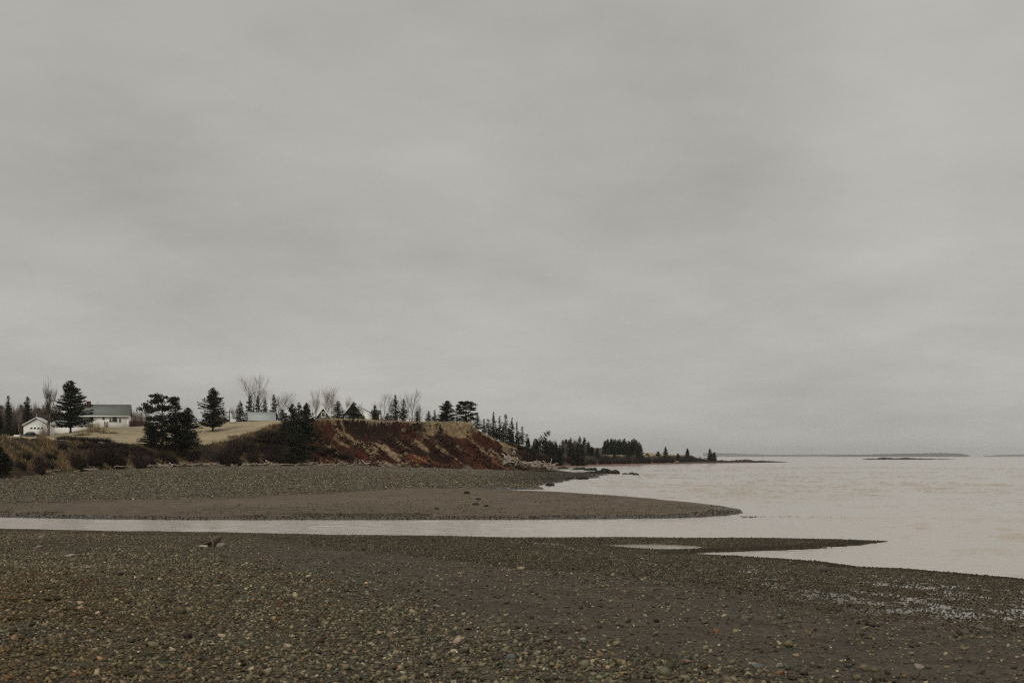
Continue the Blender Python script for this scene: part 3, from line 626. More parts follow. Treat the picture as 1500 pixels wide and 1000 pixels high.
def bare(seed, H=10, spread=.55, depth=5, r0=.16, col=(.16, .125, .095), fast=False, trunkz=.22, nb=3, thin=1.0):
    rg = np.random.default_rng(seed); tr = MB(); br = MB()
    def grow(p, d, l_, r, k):
        q = p + d * l_ * .5 + rg.normal(size=3) * l_ * .05; e = p + d * l_ + rg.normal(size=3) * l_ * .06
        (tr if k == 0 else br).tube([p, q, e], [r, r * .85, r * .68], 6 if k < 2 else 3, col)
        if k >= depth: return
        n = nb + (rg.random() < .5) + (k >= depth - 2) * 1
        for i in range(n):
            sp = spread * rg.uniform(.5, 1.25) * (.55 if i == 0 else 1); az = rg.uniform(0, 6.283)
            a = np.cross(d, [math.cos(az), math.sin(az), .3]); a /= np.linalg.norm(a) + 1e-9
            nd = d * math.cos(sp) + a * math.sin(sp); nd[2] += .22 if not fast else .65; nd /= np.linalg.norm(nd)
            st_ = e if i < 2 else p + (e - p) * rg.uniform(.45, .95)
            grow(st_, nd, l_ * rg.uniform(.62, .88) * (1.0 if i else 1.08), r * (.62 if i == 0 else .46) * thin ** (k > 1), k + 1)
    grow(np.array([0, 0, -.3]), np.array([rg.normal() * .03, rg.normal() * .03, 1.]), H * trunkz + .3, r0, 0)
    zmax = max(v[:, 2].max() for v in br.v)
    for m in (tr, br):
        for v in m.v: v *= (1, 1, 1); v[:, 2] *= H / zmax
    return tr.mesh('trunk', M_twig), br.mesh('crown', M_twig)
def shrub(seed, Rd=2.2, H=2.6, n=420, col=(.038, .026, .019), up=.8):
    rg = np.random.default_rng(seed); st_ = MB(); tw = MB()
    for i in range(n):
        a = rg.uniform(0, 6.283); r = Rd * math.sqrt(rg.random()) * .8; p = np.array([r * math.cos(a), r * math.sin(a), -.2]); hh = H * (rg.uniform(.35, .95) if rg.random() < .8 else rg.uniform(.9, 1.25)) * math.sqrt(max(.12, 1 - (r / Rd) ** 2))
        d = np.array([math.cos(a) * r / Rd * .5, math.sin(a) * r / Rd * .5, 1]) + rg.normal(size=3) * .22; d /= np.linalg.norm(d)
        m = p + d * hh * .55; e = p + d * hh + rg.normal(size=3) * .15
        c = np.array(col) * rg.uniform(.6, 1.6); (st_ if i % 3 == 0 else tw).tube([p, m, e], [.03, .02, .006], 3, c)
        for k in range(7):
            b = p + (e - p) * rg.uniform(.25, .95); dd = d * .5 + rg.normal(size=3) * .55; tw.tube([b, b + dd * hh * .2], [.012, .005], 3, c * 1.1)
    return st_.mesh('stems', M_twig), tw.mesh('twigs', M_twig)

VAR = {
 'fat': [spruce(11, Wd=6.6, h0=1.3, power=.62, dens=1.5, droop=.1, size=.25, rag=.28), spruce(12, Wd=6.2, h0=1.1, power=.7, dens=1.5, droop=.15, size=.24)],
 'mid': [spruce(21, Wd=5, h0=1.4, power=.75, dens=1.1), spruce(22, Wd=4.6, h0=.6, power=.85), spruce(23, Wd=4.8, h0=.4, power=.7, rag=.45)],
 'thin': [spruce(31, Wd=3.0, h0=1.2, power=.7, gap=.25, rag=.5, size=.24), spruce(32, Wd=2.6, h0=2.2, power=.55, gap=.3, rag=.6, size=.24), spruce(33, Wd=3.2, h0=.8, power=.8, gap=.15, rag=.4, size=.24)],
 'far': [spruce(41, Wd=4, h0=.3, power=.75, dens=.7, size=.34), spruce(42, Wd=3.4, h0=.5, power=.7, dens=.7, size=.34), spruce(43, Wd=4.4, h0=.2, power=.9, dens=.7, size=.34)],
 'pine': [pine(51), pine(52, Wd=6.4, h0=3.0, nl=26), pine(53, Wd=7, h0=1, nl=44)],
 'bare': [bare(61, trunkz=.3, col=(.19, .155, .12)), bare(62, spread=.5, trunkz=.3, col=(.19, .155, .12)), bare(63, spread=.62, r0=.13, trunkz=.28, col=(.17, .14, .11))],
 'poplar': [bare(71, spread=.30, fast=True, trunkz=.18), bare(72, spread=.34, fast=True, trunkz=.15)],
 'thicket': [bare(81, spread=.4, depth=5, r0=.13, nb=3), bare(82, spread=.45, depth=5, r0=.13, col=(.13, .105, .08)), bare(83, spread=.35, depth=5, r0=.13, fast=True, col=(.18, .15, .12))],
 'shrub': [shrub(91), shrub(92, Rd=2.6, H=2.3), shrub(93, Rd=1.9, H=3.0), shrub(94, col=(.04,.03,.02))],
 'tanshrub': [shrub(95, Rd=2.6, H=3.2, n=170, col=(.20, .15, .09)), shrub(96, Rd=2.2, H=2.2, n=150, col=(.21, .14, .075))],
}
W0 = {'fat': 6.4, 'mid': 4.8, 'thin': 2.9, 'far': 4.0, 'pine': 6.8, 'bare': 7, 'poplar': 3.5, 'thicket': 5, 'shrub': 4.5, 'tanshrub': 4.6}
H0 = {'shrub': 2.7, 'tanshrub': 2.7}
tcount = [0]
def _w(me):
    co = np.empty(len(me.vertices) * 3, np.float32); me.vertices.foreach_get('co', co); co = co.reshape(-1, 3); return 2 * float(np.percentile(np.hypot(co[:, 0], co[:, 1]), 95))
VW = {k: [_w(v[1]) for v in vs] for k, vs in VAR.items()}
def plant(kind, px, D, top, w, label, group=None, var=None, name=None, cat=None, base=None, tilt=None):
    """top: photo row of the tip; w: crown width in photo pixels"""
    x = at(px, D); z = gz(x, D) - .05 if base is None else base; Ht = max(zpix(top, D) - z, .8); i = tcount[0]; tcount[0] += 1
    tr, cr = VAR[kind][i % len(VAR[kind]) if var is None else var]
    isb = kind in ('shrub', 'tanshrub'); sx = (1.3 if kind in ('mid', 'thin', 'far', 'bare') else 1.0) * w * D / F / VW[kind][i % len(VAR[kind]) if var is None else var]
    nm = name or {'fat': 'spruce_tree', 'mid': 'spruce_tree', 'thin': 'spruce_tree', 'far': 'spruce_tree', 'pine': 'pine_tree', 'bare': 'bare_tree', 'poplar': 'poplar_tree', 'thicket': 'bare_tree', 'shrub': 'shrub', 'tanshrub': 'shrub'}[kind]
    e = empty(nm, (x, D, z), (i * 2.39) % 6.283, (sx, sx, Ht / H0.get(kind, 10.)), label, cat or ('shrub' if isb else 'tree'), group)
    if tilt: e.rotation_euler = tilt
    child('stems' if isb else 'trunk', tr, e); child('twigs' if isb else ('crown' if nm in ('spruce_tree', 'pine_tree') else 'branches'), cr, e); return e

plant('fat', 103, 280, 556.5, 54, 'big dense dark spruce standing on the lawn between garage and house', 'lone trees on the lawn', 0)
plant('fat', 312, 268, 567, 42, 'single dark spruce with a bare lower trunk on the open lawn', 'lone trees on the lawn', 1)
plant('poplar', 71, 272, 549, 20, 'tall leafless poplar rising beside the white garage', var=0)
plant('pine', 238, 219, 579, 62, 'dark open crowned pine at the shore, left of its clump', 'dark conifers at the foot of the lawn', 0)
plant('mid', 258, 221, 586, 44, 'dark spruce in the middle of the shoreline clump', 'dark conifers at the foot of the lawn', 1)
plant('fat', 275, 224, 596, 44, 'dark bushy spruce at the right of the shoreline clump', 'dark conifers at the foot of the lawn', 1)
plant('fat', 222, 218, 618, 34, 'low wide spruce at the left of the shoreline clump', 'dark conifers at the foot of the lawn', 0)
for px, top, w, v, lab in [(352, 585, 16, 1, 'dark spruce at the left end of the row behind the grey roofed shed'), (366, 577, 15, 0, 'second spruce from the left behind the grey roofed shed'), (378, 578, 14, 2, 'third spruce from the left behind the grey roofed shed'), (388, 580, 12, 1, 'fourth spruce from the left behind the grey roofed shed'), (401, 576, 13, 2, 'tall narrow spruce standing at the right behind the grey roofed shed'), (413, 598, 20, 0, 'low round spruce just right of the grey roofed shed')]:
    plant('mid', px, 330, top, w, lab, 'spruces behind the grey roofed shed', v)
plant('bare', 374, 345, 545, 66, 'large spreading leafless tree towering behind the spruce row', var=0)
plant('bare', 398, 350, 570, 50, 'lower leafless tree at the right of the large bare tree', var=1)
plant('thicket', 345, 352, 590, 24, 'small leafless tree at the left end of the spruce row')
for px, D, top, w, k, v, lab in [(428, 238, 590, 26, 'fat', 0, 'tall dark spruce leaning over the bank at the left end of the red bluff'), (438, 241, 588, 24, 'mid', 1, 'dark spruce just behind the tallest one at the left end of the red bluff'), (449, 240, 589, 28, 'fat', 1, 'dark spruce at the right of the clump beside the red bluff'), (436, 236, 622, 40, 'fat', 1, 'broad low spruce at the foot of the clump beside the red bluff'), (418, 240, 604, 22, 'mid', 2, 'small dark spruce at the left of the clump beside the red bluff')]:
    plant(k, px, D, top, w, lab, 'dark conifers at the left end of the red bluff', v)
for px, top, w, D, k, lab in [(462, 566, 26, 345, 'bare', 'pale leafless tree left of the pair above the green gabled cottage'), (472, 560, 34, 345, 'bare', 'tall leafless tree directly above the green gabled cottage'), (481, 563, 28, 350, 'bare', 'tall leafless tree right of the green gabled cottage peak'), (453, 580, 22, 350, 'bare', 'leafless tree behind the dark conifers at the bluff end'), (508, 575, 20, 355, 'bare', 'leafless tree behind the white trimmed dark house'), (524, 584, 16, 355, 'thicket', 'small leafless tree right of the dark house peak'),
    (560, 572, 32, 330, 'bare', 'leafless tree left of the tall spruces on the bluff'), (573, 573, 14, 332, 'thicket', 'thin leafless tree just left of the tallest bluff spruce'), (602, 566, 44, 330, 'bare', 'wide leafless tree right of the two tall bluff spruces'), (615, 588, 16, 335, 'thicket', 'small leafless tree beyond the middle of the bluff'), (671, 588, 12, 300, 'thicket', 'thin leafless tree between the two dark trees at the bluff end')]:
    plant(k, px, D, top, w, lab, 'leafless trees above the bluff')
for px, top, w, D, k, v, lab in [(495, 586, 18, 282, 'mid', 0, 'dark rounded spruce between the two dark green houses'), (518, 587, 22, 284, 'mid', 1, 'dark pointed spruce in front of the white trimmed dark house'), (549, 592, 12, 290, 'mid', 2, 'small spruce with a thin tip beside the brown shed'), (579, 577, 13, 285, 'thin', 2, 'tallest narrow spruce on top of the bluff'), (591, 583, 11, 287, 'thin', 0, 'narrow spruce just right of the tallest one on the bluff'), (568, 603, 12, 300, 'mid', 1, 'low bushy spruce at the foot of the tallest bluff spruce'), (611, 601, 12, 300, 'mid', 2, 'small spruce below the wide leafless tree'), (628, 600, 10, 290, 'mid', 1, 'small dark spruce halfway along the bluff top'), (637, 599, 7, 290, 'thin', 0, 'tiny pointed spruce halfway along the bluff top'), (647, 604, 10, 285, 'mid', 0, 'short spruce left of the big dark pair'),
    (655, 586, 33, 276, 'fat', 1, 'broad dark spruce, left of the big pair near the end of the bluff'), (683, 586.5, 34, 276, 'pine', 2, 'round topped dark pine, right of the big pair near the end of the bluff'), (699, 605, 12, 270, 'mid', 1, 'small leaning spruce on the edge where the bluff drops')]:
    plant(k, px, D, top, w, lab, 'evergreens on top of the bluff', v)
for i, (px, top, w, D) in enumerate([(709, 612, 8, 300), (715, 612, 10, 295), (723, 602, 9, 292), (732, 608, 9, 290), (741, 605, 10, 292), (750, 610, 8, 300), (757, 616, 7, 310), (765, 623, 8, 315), (746, 622, 12, 285), (727, 626, 12, 285), (772, 634, 9, 320), (737, 622, 11, 300), (718, 628, 11, 300), (760, 632, 12, 300)]):
    plant('thin', px, D, top, w, ['first', 'second', 'third', 'fourth', 'fifth', 'sixth', 'seventh', 'eighth', 'ninth', 'tenth', 'eleventh', 'twelfth', 'thirteenth', 'last'][i] + ' ragged thin spruce on the slope past the bluff, ' + f'tip {"high" if top < 612 else "low"} against the sky', 'thin spruces on the slope past the bluff', i % 3)
e = plant('thin', 776, 262, 640, 12, 'half fallen ragged spruce leaning far to the right over the shore', var=1, base=3.2)
e.scale = (.85, .85, .72); e.rotation_euler = (0, R(42), 0); e.location = (at(768, 262), 262, 2.4)
# mixed wood along the far shore
rg = np.random.default_rng(33); G = 'trees of the wood behind the rocky point'
for i in range(46):
    px = rg.uniform(768, 862); D = rg.uniform(400, 470); top = np.interp(px, [768, 800, 830, 845, 862], [640, 641, 642, 640, 646]) + rg.uniform(0, 9)
    k = 'thicket' if rg.random() < .55 else 'far'; plant(k, px, D, top, rg.uniform(7, 13), {'thicket': 'grey leafless tree in the mixed wood behind the rocky point', 'far': 'dark spruce in the mixed wood behind the rocky point'}[k], G + (' (leafless)' if k == 'thicket' else ' (spruce)'))
for i, (px, top, w) in enumerate([(842, 645, 9), (849, 638, 10), (856, 640, 10), (862, 646, 9), (836, 640, 8), (829, 643, 8), (867, 653, 8), (875, 655, 7)]):
    plant('far', px, 480, top, w, 'dark spruce in the low clump just left of the gap with pale field', 'spruces left of the pale field gap')
for i in range(24):
    px = 884 + 56 * (i + rg.random() * .6) / 24; plant('far', px, rg.uniform(530, 570), 641 + rg.uniform(0, 6) + (3 if px > 936 or px < 888 else 0), rg.uniform(6, 9), 'dark spruce in the tall even stand above the far red shore', 'spruces of the even stand on the far shore')
for px, top, w, D, lab in [(975, 653.5, 8, 590, 'lone pointed spruce on the far headland, left one'), (1007, 656, 8, 620, 'lone pointed spruce on the far headland, middle one'), (1040, 656, 10, 640, 'bushy spruce near the tip of the far headland'), (964, 660, 7, 590, 'small round tree left of the first headland spruce'), (993, 663, 7, 610, 'small round tree between the two headland spruces'), (948, 663, 6, 580, 'tiny tree just past the end of the spruce stand'), (900, 655, 6, 500, 'small dark tree before the even spruce stand'), (1046, 661, 8, 650, 'low bush like tree at the tip of the far headland')]:
    plant('far', px, D, top, w, lab, 'trees on the far headland')
for i in range(60):
    px = rg.uniform(800, 1052); D = np.interp(px, [780, 860, 960, 1060], [400, 440, 545, 655]); plant('shrub', px, D + rg.uniform(0, 8), 668.5 - rg.uniform(0, 3.5) + (px - 800) / 250 * 1.5, rg.uniform(8, 16), 'dark leafless shrub in the line along the top of the far red shore', 'shrubs along the far red shore')
# brush on the slope at the end of the bluff
for i in range(34):
    px = rg.uniform(742, 800); D = rg.uniform(258, 285); plant('shrub', px, D, np.interp(px, [742, 800], [652, 662]) + rg.uniform(0, 8), rg.uniform(14, 26), 'dark brush on the low slope past the end of the red bluff', 'brush past the end of the bluff')
# forest behind the garage and house
G = 'woods behind the garage'
for i in range(180):
    px = rg.uniform(-30, 84); D = rg.uniform(322, 372); k = 'far' if rg.random() < .16 else 'thicket'; top = 587 + rg.uniform(-2, 14) + (0 if k == 'thicket' else 1)
    top += (6 if k == 'far' else 0); plant(k, px, D, top, rg.uniform(12, 22), {'thicket': 'leafless grey brown tree in the woods behind the white garage', 'far': 'dark spruce in the woods behind the white garage'}[k], G + (' (leafless)' if k == 'thicket' else ' (spruce)'))
plant('far', 12, 318, 579, 12, 'spruce whose tip rises above the woods near the left edge'); plant('far', 40, 318, 580, 15, 'spruce whose tip rises above the woods left of the poplar')
for i in range(26):
    px = rg.uniform(186, 218); plant('thicket', px, rg.uniform(325, 350), 600 + rg.uniform(-3, 9), rg.uniform(8, 16), 'leafless grey tree behind the brown fence right of the house', 'leafless trees behind the brown fence')
for i in range(14):
    px = rg.uniform(285, 350); plant('thicket', px, rg.uniform(335, 350), 606 + rg.uniform(-3, 6), rg.uniform(8, 14), 'low leafless tree beyond the lawn, behind the lone spruce', 'leafless trees beyond the lawn')
for i in range(22):
    px = rg.uniform(540, 700); plant('thicket', px, rg.uniform(310, 340), 603 + rg.uniform(-3, 7), rg.uniform(8, 14), 'low leafless tree behind the top edge of the bluff', 'low leafless trees behind the bluff edge')
# shrubs along the bank
def bank_D(px, t):      # distance at which the bank face is met on this column, t = 0 foot .. 1 top
    Ds = np.linspace(110, 300, 900); xs = (px - 750) / F * Ds; s = sdist(xs, Ds, foot); i = np.argmax(s > 0); return Ds[i] + t * np.interp(px, [0, 100, 200, 250, 400], [25, 30, 14, 9, 9])
G = 'dark shrubs on the bank'
for i in range(32):
    px = rg.uniform(92, 214); D = bank_D(px, rg.random() ** 1.2 * .9); plant('shrub', px, D, np.interp(px, [92, 120, 150, 190, 214], [654, 644, 642, 648, 655]) + rg.uniform(2, 16), rg.uniform(18, 32), 'dark leafless shrub on the bank below the white house', 'dark shrubs on the bank below the house')
for i in range(34):
    px = rg.uniform(322, 424); D = bank_D(px, rg.random() * .8); plant('shrub', px, D, np.interp(px, [322, 345, 400, 424], [650, 637, 640, 648]) + rg.uniform(0, 16), rg.uniform(18, 30), 'dark leafless shrub on the bank left of the red bluff', 'dark shrubs on the bank left of the bluff')
for i in range(14):
    px = rg.uniform(212, 292); D = bank_D(px, rg.random() * .7); plant('shrub', px, D, 658 + rg.uniform(0, 12), rg.uniform(14, 24), 'low dark shrub at the foot of the shoreline pines', 'low shrubs under the shoreline pines')
for i in range(12):
    px = rg.uniform(18, 92); D = bank_D(px, rg.random() * .6); plant('shrub', px, D, 664 + rg.uniform(0, 10), rg.uniform(14, 26), 'low dark shrub on the tan bank below the garage', 'low shrubs on the bank below the garage')
for px, D, top, w, lab in [(140, 262, 619, 34, 'tan leafless bush in front of the white house, tallest one'), (158, 258, 628, 34, 'tan leafless bush in front of the white house, right one'), (122, 250, 630, 30, 'tan leafless bush below the big spruce'), (345, 246, 636, 26, 'tan leafless bush at the edge of the lawn above the bank'), (64, 276, 622.5, 13, 'reddish leafless bush before the garage door')]:
    plant('tanshrub', px, D, top, w, lab)
plant('fat', -4, 140, 647, 36, 'dark low evergreen bush cut by the left edge of the frame', var=0); plant('fat', 8, 143, 664, 26, 'dark low evergreen bush beside the one at the left edge', var=1)
for i, (px, D, top, w) in enumerate([(470, 239, 650, 20), (482, 240, 655, 24), (495, 240, 660, 24), (505, 240, 667, 18), (458, 239, 652, 20)]):
    plant('shrub', px, D, top, w, 'dark green brush sliding down the left part of the red bluff', 'brush on the left part of the bluff face')

# ------------------------------------------------------------------ grass blades and driftwood
def blades(name, x, y, hgt, col, label, spread=.5):
    n = len(x); z = height(x, y); a = rng.uniform(0, 6.283, n); w = hgt * rng.uniform(.06, .12, n); lx = rng.normal(size=n) * hgt * spread; ly = rng.normal(size=n) * hgt * spread - hgt * .25
    dx, dy = np.cos(a) * w, np.sin(a) * w; P = np.stack([x, y, z - .03], -1)
    V = np.stack([P + np.stack([dx, dy, 0 * w], -1), P - np.stack([dx, dy, 0 * w], -1), P + np.stack([lx, ly, hgt], -1)], 1)
    mb = MB(); mb.add(V.reshape(-1, 3), np.arange(3 * n).reshape(-1, 3), np.repeat(col * rng.uniform(.7, 1.3, (n, 1)), 3, 0)); mb.build(name, M_blade, kind='stuff', label=label)
nB = 700000; x = rng.uniform(-100, 12, nB); y = rng.uniform(150, 300, nB); k = sdist(x, y, foot) > 0; x, y = x[k], y[k]
z, _sa, _sb, s2v, gg, tv, pxv, blv, av, bv = height(x, y, True)
gnv = fbm(av / 1.0, bv / 4.5, 4, 73) + .16 * (fbm(x / 6, y / 5, 3, 75) - .5) * 2; edgev = (tv > .975) & (tv < 1.07) & (s2v < 22) & (pxv > 290); grassy = (gnv > .62) & (blv > .5) & (gg < .7) & (pxv < 745) & (rng.random(len(x)) < .5)
grassy |= (pxv > 622) & (pxv < 690) & (tv > .82) & (gg < 1)
k = (edgev | grassy) & (pxv > 0)
blades('grass', x[k], y[k], rng.uniform(.15, .38, k.sum()), np.array([(.34, .26, .155)]), 'dry tan grass fringing the bluff and hanging on its face')
k = (pxv > -20) & (pxv <= 460) & (gg < .995) & (blv < .5) & (fbm(x / 3, y / 3, 4, 61) > .52)
blades('grass', x[k], y[k], rng.uniform(.25, .6, k.sum()), np.array([(.23, .165, .09)]), 'rusty dead grass on the low bank')

nC = 90000; x = rng.uniform(-42, 6, nC); y = rng.uniform(230, 275, nC); s2v = sdist(x, y, foot); k = (s2v > -.6) & (s2v < 14); x, y = x[k], y[k]
z, _sa, _sb, s2v, gg, tv, pxv, blv, av, bv = height(x, y, True); cn = fbm(av / .8, bv / 3, 3, 97)
k = (blv > .3) & (gg < .97) & (rng.random(len(x)) < sstep(.42, .62, cn)); x, y, tv, cn = x[k], y[k], tv[k], cn[k]
cc = np.array([(.055, .024, .014), (.035, .018, .012), (.085, .030, .016), (.02, .014, .010), (.16, .11, .065)])[rng.choice(5, len(x), p=[.33, .27, .2, .14, .06])]
mb = MB(); scatter(mb, x, y, np.exp(rng.normal(math.log(.13), .45, len(x))), cc, CUBE, flat=(.4, .9), jit=.22); mb.build('soil_clods', M_soil, kind='stuff', label='red brown clods of earth slumped down the bluff')
def log_mesh(seed, L_=2.5, r=.11):
    rg = np.random.default_rng(seed); mb = MB(); p = [np.array([-L_ / 2, 0, 0])]
    for i in range(5): p.append(p[-1] + np.array([L_ / 5, rg.normal() * .09, rg.normal() * .05]))
    mb.tube(p, [r * 1.25, r, r * .95, r * .85, r * .7, r * .4], 7)
    for i in range(rg.integers(1, 4)):
        b = p[rg.integers(1, 5)]; mb.tube([b, b + (rg.uniform(-.2, .4), rg.normal() * .3, rg.uniform(.1, .5))], [r * .45, r * .15], 5)
    return mb.mesh('driftwood_log', M_log, True)
LOGS = [log_mesh(i, [2.5, 1.6, 3.4, 2.0, 1.2][i], [.11, .09, .13, .14, .1][i]) for i in range(5)]
rg = np.random.default_rng(77); k = 0
for i in range(170):
    px = rg.uniform(225, 600) if i % 7 else rg.uniform(60, 225)
    if i % 3 == 0: px = rg.choice([230, 260, 300, 330, 372, 395, 440, 455, 478]) + rg.normal() * 12
    D = bank_D(px, 0) + rg.uniform(-3.0, .6); x = at(px, D)
    o = bpy.data.objects.new('driftwood_log', LOGS[i % 5]); COL.objects.link(o); o.location = (x, D, gz(x, D) + rg.uniform(.08, .45)); o.rotation_euler = (0, rg.normal() * .2, rg.normal() * .7); o.scale = [rg.uniform(.35, .8)] * 3
    tag(o, 'bleached driftwood log in the wrack line along the foot of the bank', 'driftwood', 'driftwood logs along the foot of the bank')
# rubble and roots at the end of the bluff
for i, (px, py, w, h, lab) in enumerate([(746, 668, 13, 9, 'largest pale slab of rock fallen at the end of the bluff'), (753, 661, 8, 7, 'pale tilted rock on top of the fallen slab'), (741, 674, 12, 7, 'pale boulder at the foot of the fallen slab'), (757, 672, 9, 7, 'pale boulder right of the fallen slab'), (768, 675, 9, 5, 'pale low rock at the left end of the rubble tongue'), (778, 676, 9, 5, 'pale rock in the left half of the rubble tongue'), (790, 676, 10, 6, 'pale peaked rock in the middle of the rubble tongue'), (799, 680, 10, 4, 'pale flat rock in the right half of the rubble tongue'), (807, 683, 8, 3, 'pale flat rock at the tip of the rubble tongue'), (735, 679, 8, 4, 'small pale rock where the bluff foot meets the rubble')]):
    D = 246 + i * .8; mp = D / F; boulder('fallen_rock', px, D, w * mp * .8, h * mp * 1.1, w * mp * .6, M_pale, lab, 'rock', 'pale rocks fallen at the end of the bluff', seed=300 + i, rot=i * 1.3, z=zpix(py + h / 2 + 1, D), planes=6, rough=.05)
for i in range(40):
    px = rg.uniform(738, 815); D = 244 + rg.uniform(0, 8); x = at(px, D); o = bpy.data.objects.new('driftwood_log', LOGS[i % 5]); COL.objects.link(o)
    o.location = (x, D, zpix(np.interp(px, [738, 765, 815], [673, 677, 683]) + rg.uniform(-4, 3), D)); o.rotation_euler = (0, rg.normal() * .5, rg.normal() * .9); o.scale = (.8, .8, .8)
    tag(o, 'bleached driftwood log tangled in the rubble past the bluff', 'driftwood', 'driftwood logs tangled in the rubble')
for px, py, w in [(683, 722.5, 10), (697, 739, 9), (700, 731, 8), (640, 745, 7), (712, 741, 7)]:
    D = D_for(px, py, 64, 140); boulder('beach_stone', px, D, SC(w, D), SC(w, D) * .5, SC(w, D), M_weed, {683: 'dark rock at the head of the inlet channel', 697: 'dark rock on the bar, lower of a pair', 700: 'dark rock on the bar, upper of a pair', 640: 'dark lump on the bar left of the pair', 712: 'dark lump on the bar right of the pair'}[px], 'stone', 'dark rocks on the sand bar', seed=px, base=ICO2)

# ------------------------------------------------------------------ buildings (local: x along the front, y to the back, z up)
def roof_mb(x0, x1, y0, y1, ze, zr, ridge='x', over=.35, th=.14):
    mb = MB()
    if ridge == 'x':
        ym = (y0 + y1) / 2
        for s_, ya in ((1, y0), (-1, y1)):
            k = (zr - ze) / (ym - y0); yo = ya - s_ * over; zo = ze - k * over
            V = [(x0 - over, yo, zo), (x1 + over, yo, zo), (x1 + over, ym, zr), (x0 - over, ym, zr)]; V += [(a, b, c + th) for a, b, c in V]
            mb.add(V, [(3, 2, 1, 0), (4, 5, 6, 7), (0, 1, 5, 4), (1, 2, 6, 5), (2, 3, 7, 6), (3, 0, 4, 7)])
    else:
        xm = (x0 + x1) / 2
        for s_, xa in ((1, x0), (-1, x1)):
            k = (zr - ze) / (xm - x0); xo = xa - s_ * over; zo = ze - k * over
            V = [(xo, y0 - over, zo), (xo, y1 + over, zo), (xm, y1 + over, zr), (xm, y0 - over, zr)]; V += [(a, b, c + th) for a, b, c in V]
            mb.add(V, [(0, 1, 2, 3), (7, 6, 5, 4), (4, 5, 1, 0), (5, 6, 2, 1), (6, 7, 3, 2), (7, 4, 0, 3)])
    return mb
def body_mb(x0, x1, y0, y1, ze, zr, ridge='x', z0=-1.2):
    mb = MB(); mb.box(x0, x1, y0, y1, z0, ze)
    if ridge == 'x':
        for x in (x0, x1 - .1): ym = (y0 + y1) / 2; mb.add([(x, y0, ze), (x, y1, ze), (x, ym, zr), (x + .1, y0, ze), (x + .1, y1, ze), (x + .1, ym, zr)], [(0, 2, 1), (3, 4, 5)]); mb.f.append(np.array([(0, 3, 5, 2), (1, 2, 5, 4)]) + mb.n - 6)
    else:
        for y in (y0, y1 - .1): xm = (x0 + x1) / 2; mb.add([(x0, y, ze), (x1, y, ze), (xm, y, zr), (x0, y + .1, ze), (x1, y + .1, ze), (xm, y + .1, zr)], [(0, 1, 2), (3, 5, 4)]); mb.f.append(np.array([(0, 2, 5, 3), (1, 4, 5, 2)]) + mb.n - 6)
    return mb
def rakes(parent, x0, x1, y, ze, zr, w=.22, over=.3):
    xm = (x0 + x1) / 2
    for s_, xa in ((-1, x0), (1, x1)):
        k = (zr - ze) / (xm - x0); xo = xa + s_ * over; zo = ze - k * over; mb = MB()
        V = [(xo, y, zo), (xm, y, zr), (xm, y, zr - w), (xo, y, zo - w)]; V += [(a, b - .05, c) for a, b, c in V]
        mb.add(V, [(0, 1, 2, 3), (7, 6, 5, 4), (0, 4, 5, 1), (3, 2, 6, 7), (0, 3, 7, 4), (1, 5, 6, 2)]); mb.build('rake_board', M_trim, parent)
def window(parent, x0, x1, z0, z1, y=0, fr=.09, m=None):
    mb = MB()
    mb.box(x0 - fr, x1 + fr, y - .05, y + .02, z1, z1 + fr); mb.box(x0 - fr, x1 + fr, y - .05, y + .02, z0 - fr, z0); mb.box(x0 - fr, x0, y - .05, y + .02, z0, z1); mb.box(x1, x1 + fr, y - .05, y + .02, z0, z1)
    o = mb.build('window', M_trim, parent); g_ = MB(); g_.box(x0, x1, y - .02, y + .01, z0, z1); g_.build('pane', m or M_glass, o); return o
def building(name, px, D, zb, rz, label, cat='house'):
    return empty(name, (at(px, D), D, zb), rz, label=label, cat=cat)
# main white house
D = 300; u = D / F; zb = zpix(625.5, D); h = building('white_house', 155, D, zb, R(12), 'white bungalow with grey green roof and brick chimney above the lawn')
X = lambda px: (px - 155) * u * 1.03
Zh = lambda py: (625.5 - py) * u
ze, zr = Zh(607.6), Zh(592) + .05
body_mb(X(138), X(186.5), 0, 7.4, ze, zr - .1).build('wall', M_white, h)
mb = MB(); mb.box(X(112), X(138), 1.6, 7.39, -1.2, ze - .01); mb.build('wall', M_white, h)
roof_mb(X(112), X(186.5), 0, 7.4, ze, zr).build('roof', M_roofg, h)
mb = MB(); mb.box(X(112) - .3, X(186.5) + .36, -.42, -.36, ze - .33, ze - .1); mb.build('fascia', M_trim, h)
mb = MB(); mb.box(X(127.5), X(133), 2.6, 3.4, zr - .9, Zh(586.5)); mb.build('chimney', M_brick, h)
window(h, X(164), X(170.5), Zh(617.5), Zh(608.8)); window(h, X(160), X(162.7), Zh(617.5), Zh(613)); window(h, X(173.2), X(175.8), Zh(617.5), Zh(613)); window(h, X(150.8), X(153.2), Zh(614), Zh(609.5))
window(h, X(160), X(162.7), Zh(612.4), Zh(608.8), m=M_roofm); window(h, X(173.2), X(175.8), Zh(612.4), Zh(608.8), m=M_roofm)
window(h, X(132), X(137), Zh(617), Zh(609), y=1.6, m=M_dark); mb = MB(); mb.box(X(129), X(137.6), .02, 1.59, Zh(621), Zh(618.5)); mb.build('porch_deck', M_conc, h)
mb = MB()
for a in np.linspace(X(127), X(142), 12): mb.box(a, a + .05, -.55, -.5, Zh(623), Zh(617))
mb.box(X(127), X(142), -.56, -.49, Zh(617), Zh(616.2)); mb.build('railing', M_trim, h)
mb = MB()
for a in (X(153.4), X(156.6)): mb.box(a, a + .08, -1.2, -1.12, -.3, 1.25); mb.box(a, a + .08, -.2, -.12, -.3, 1.35); mb.box(a, a + .08, -1.2, -.12, 1.2, 1.3)
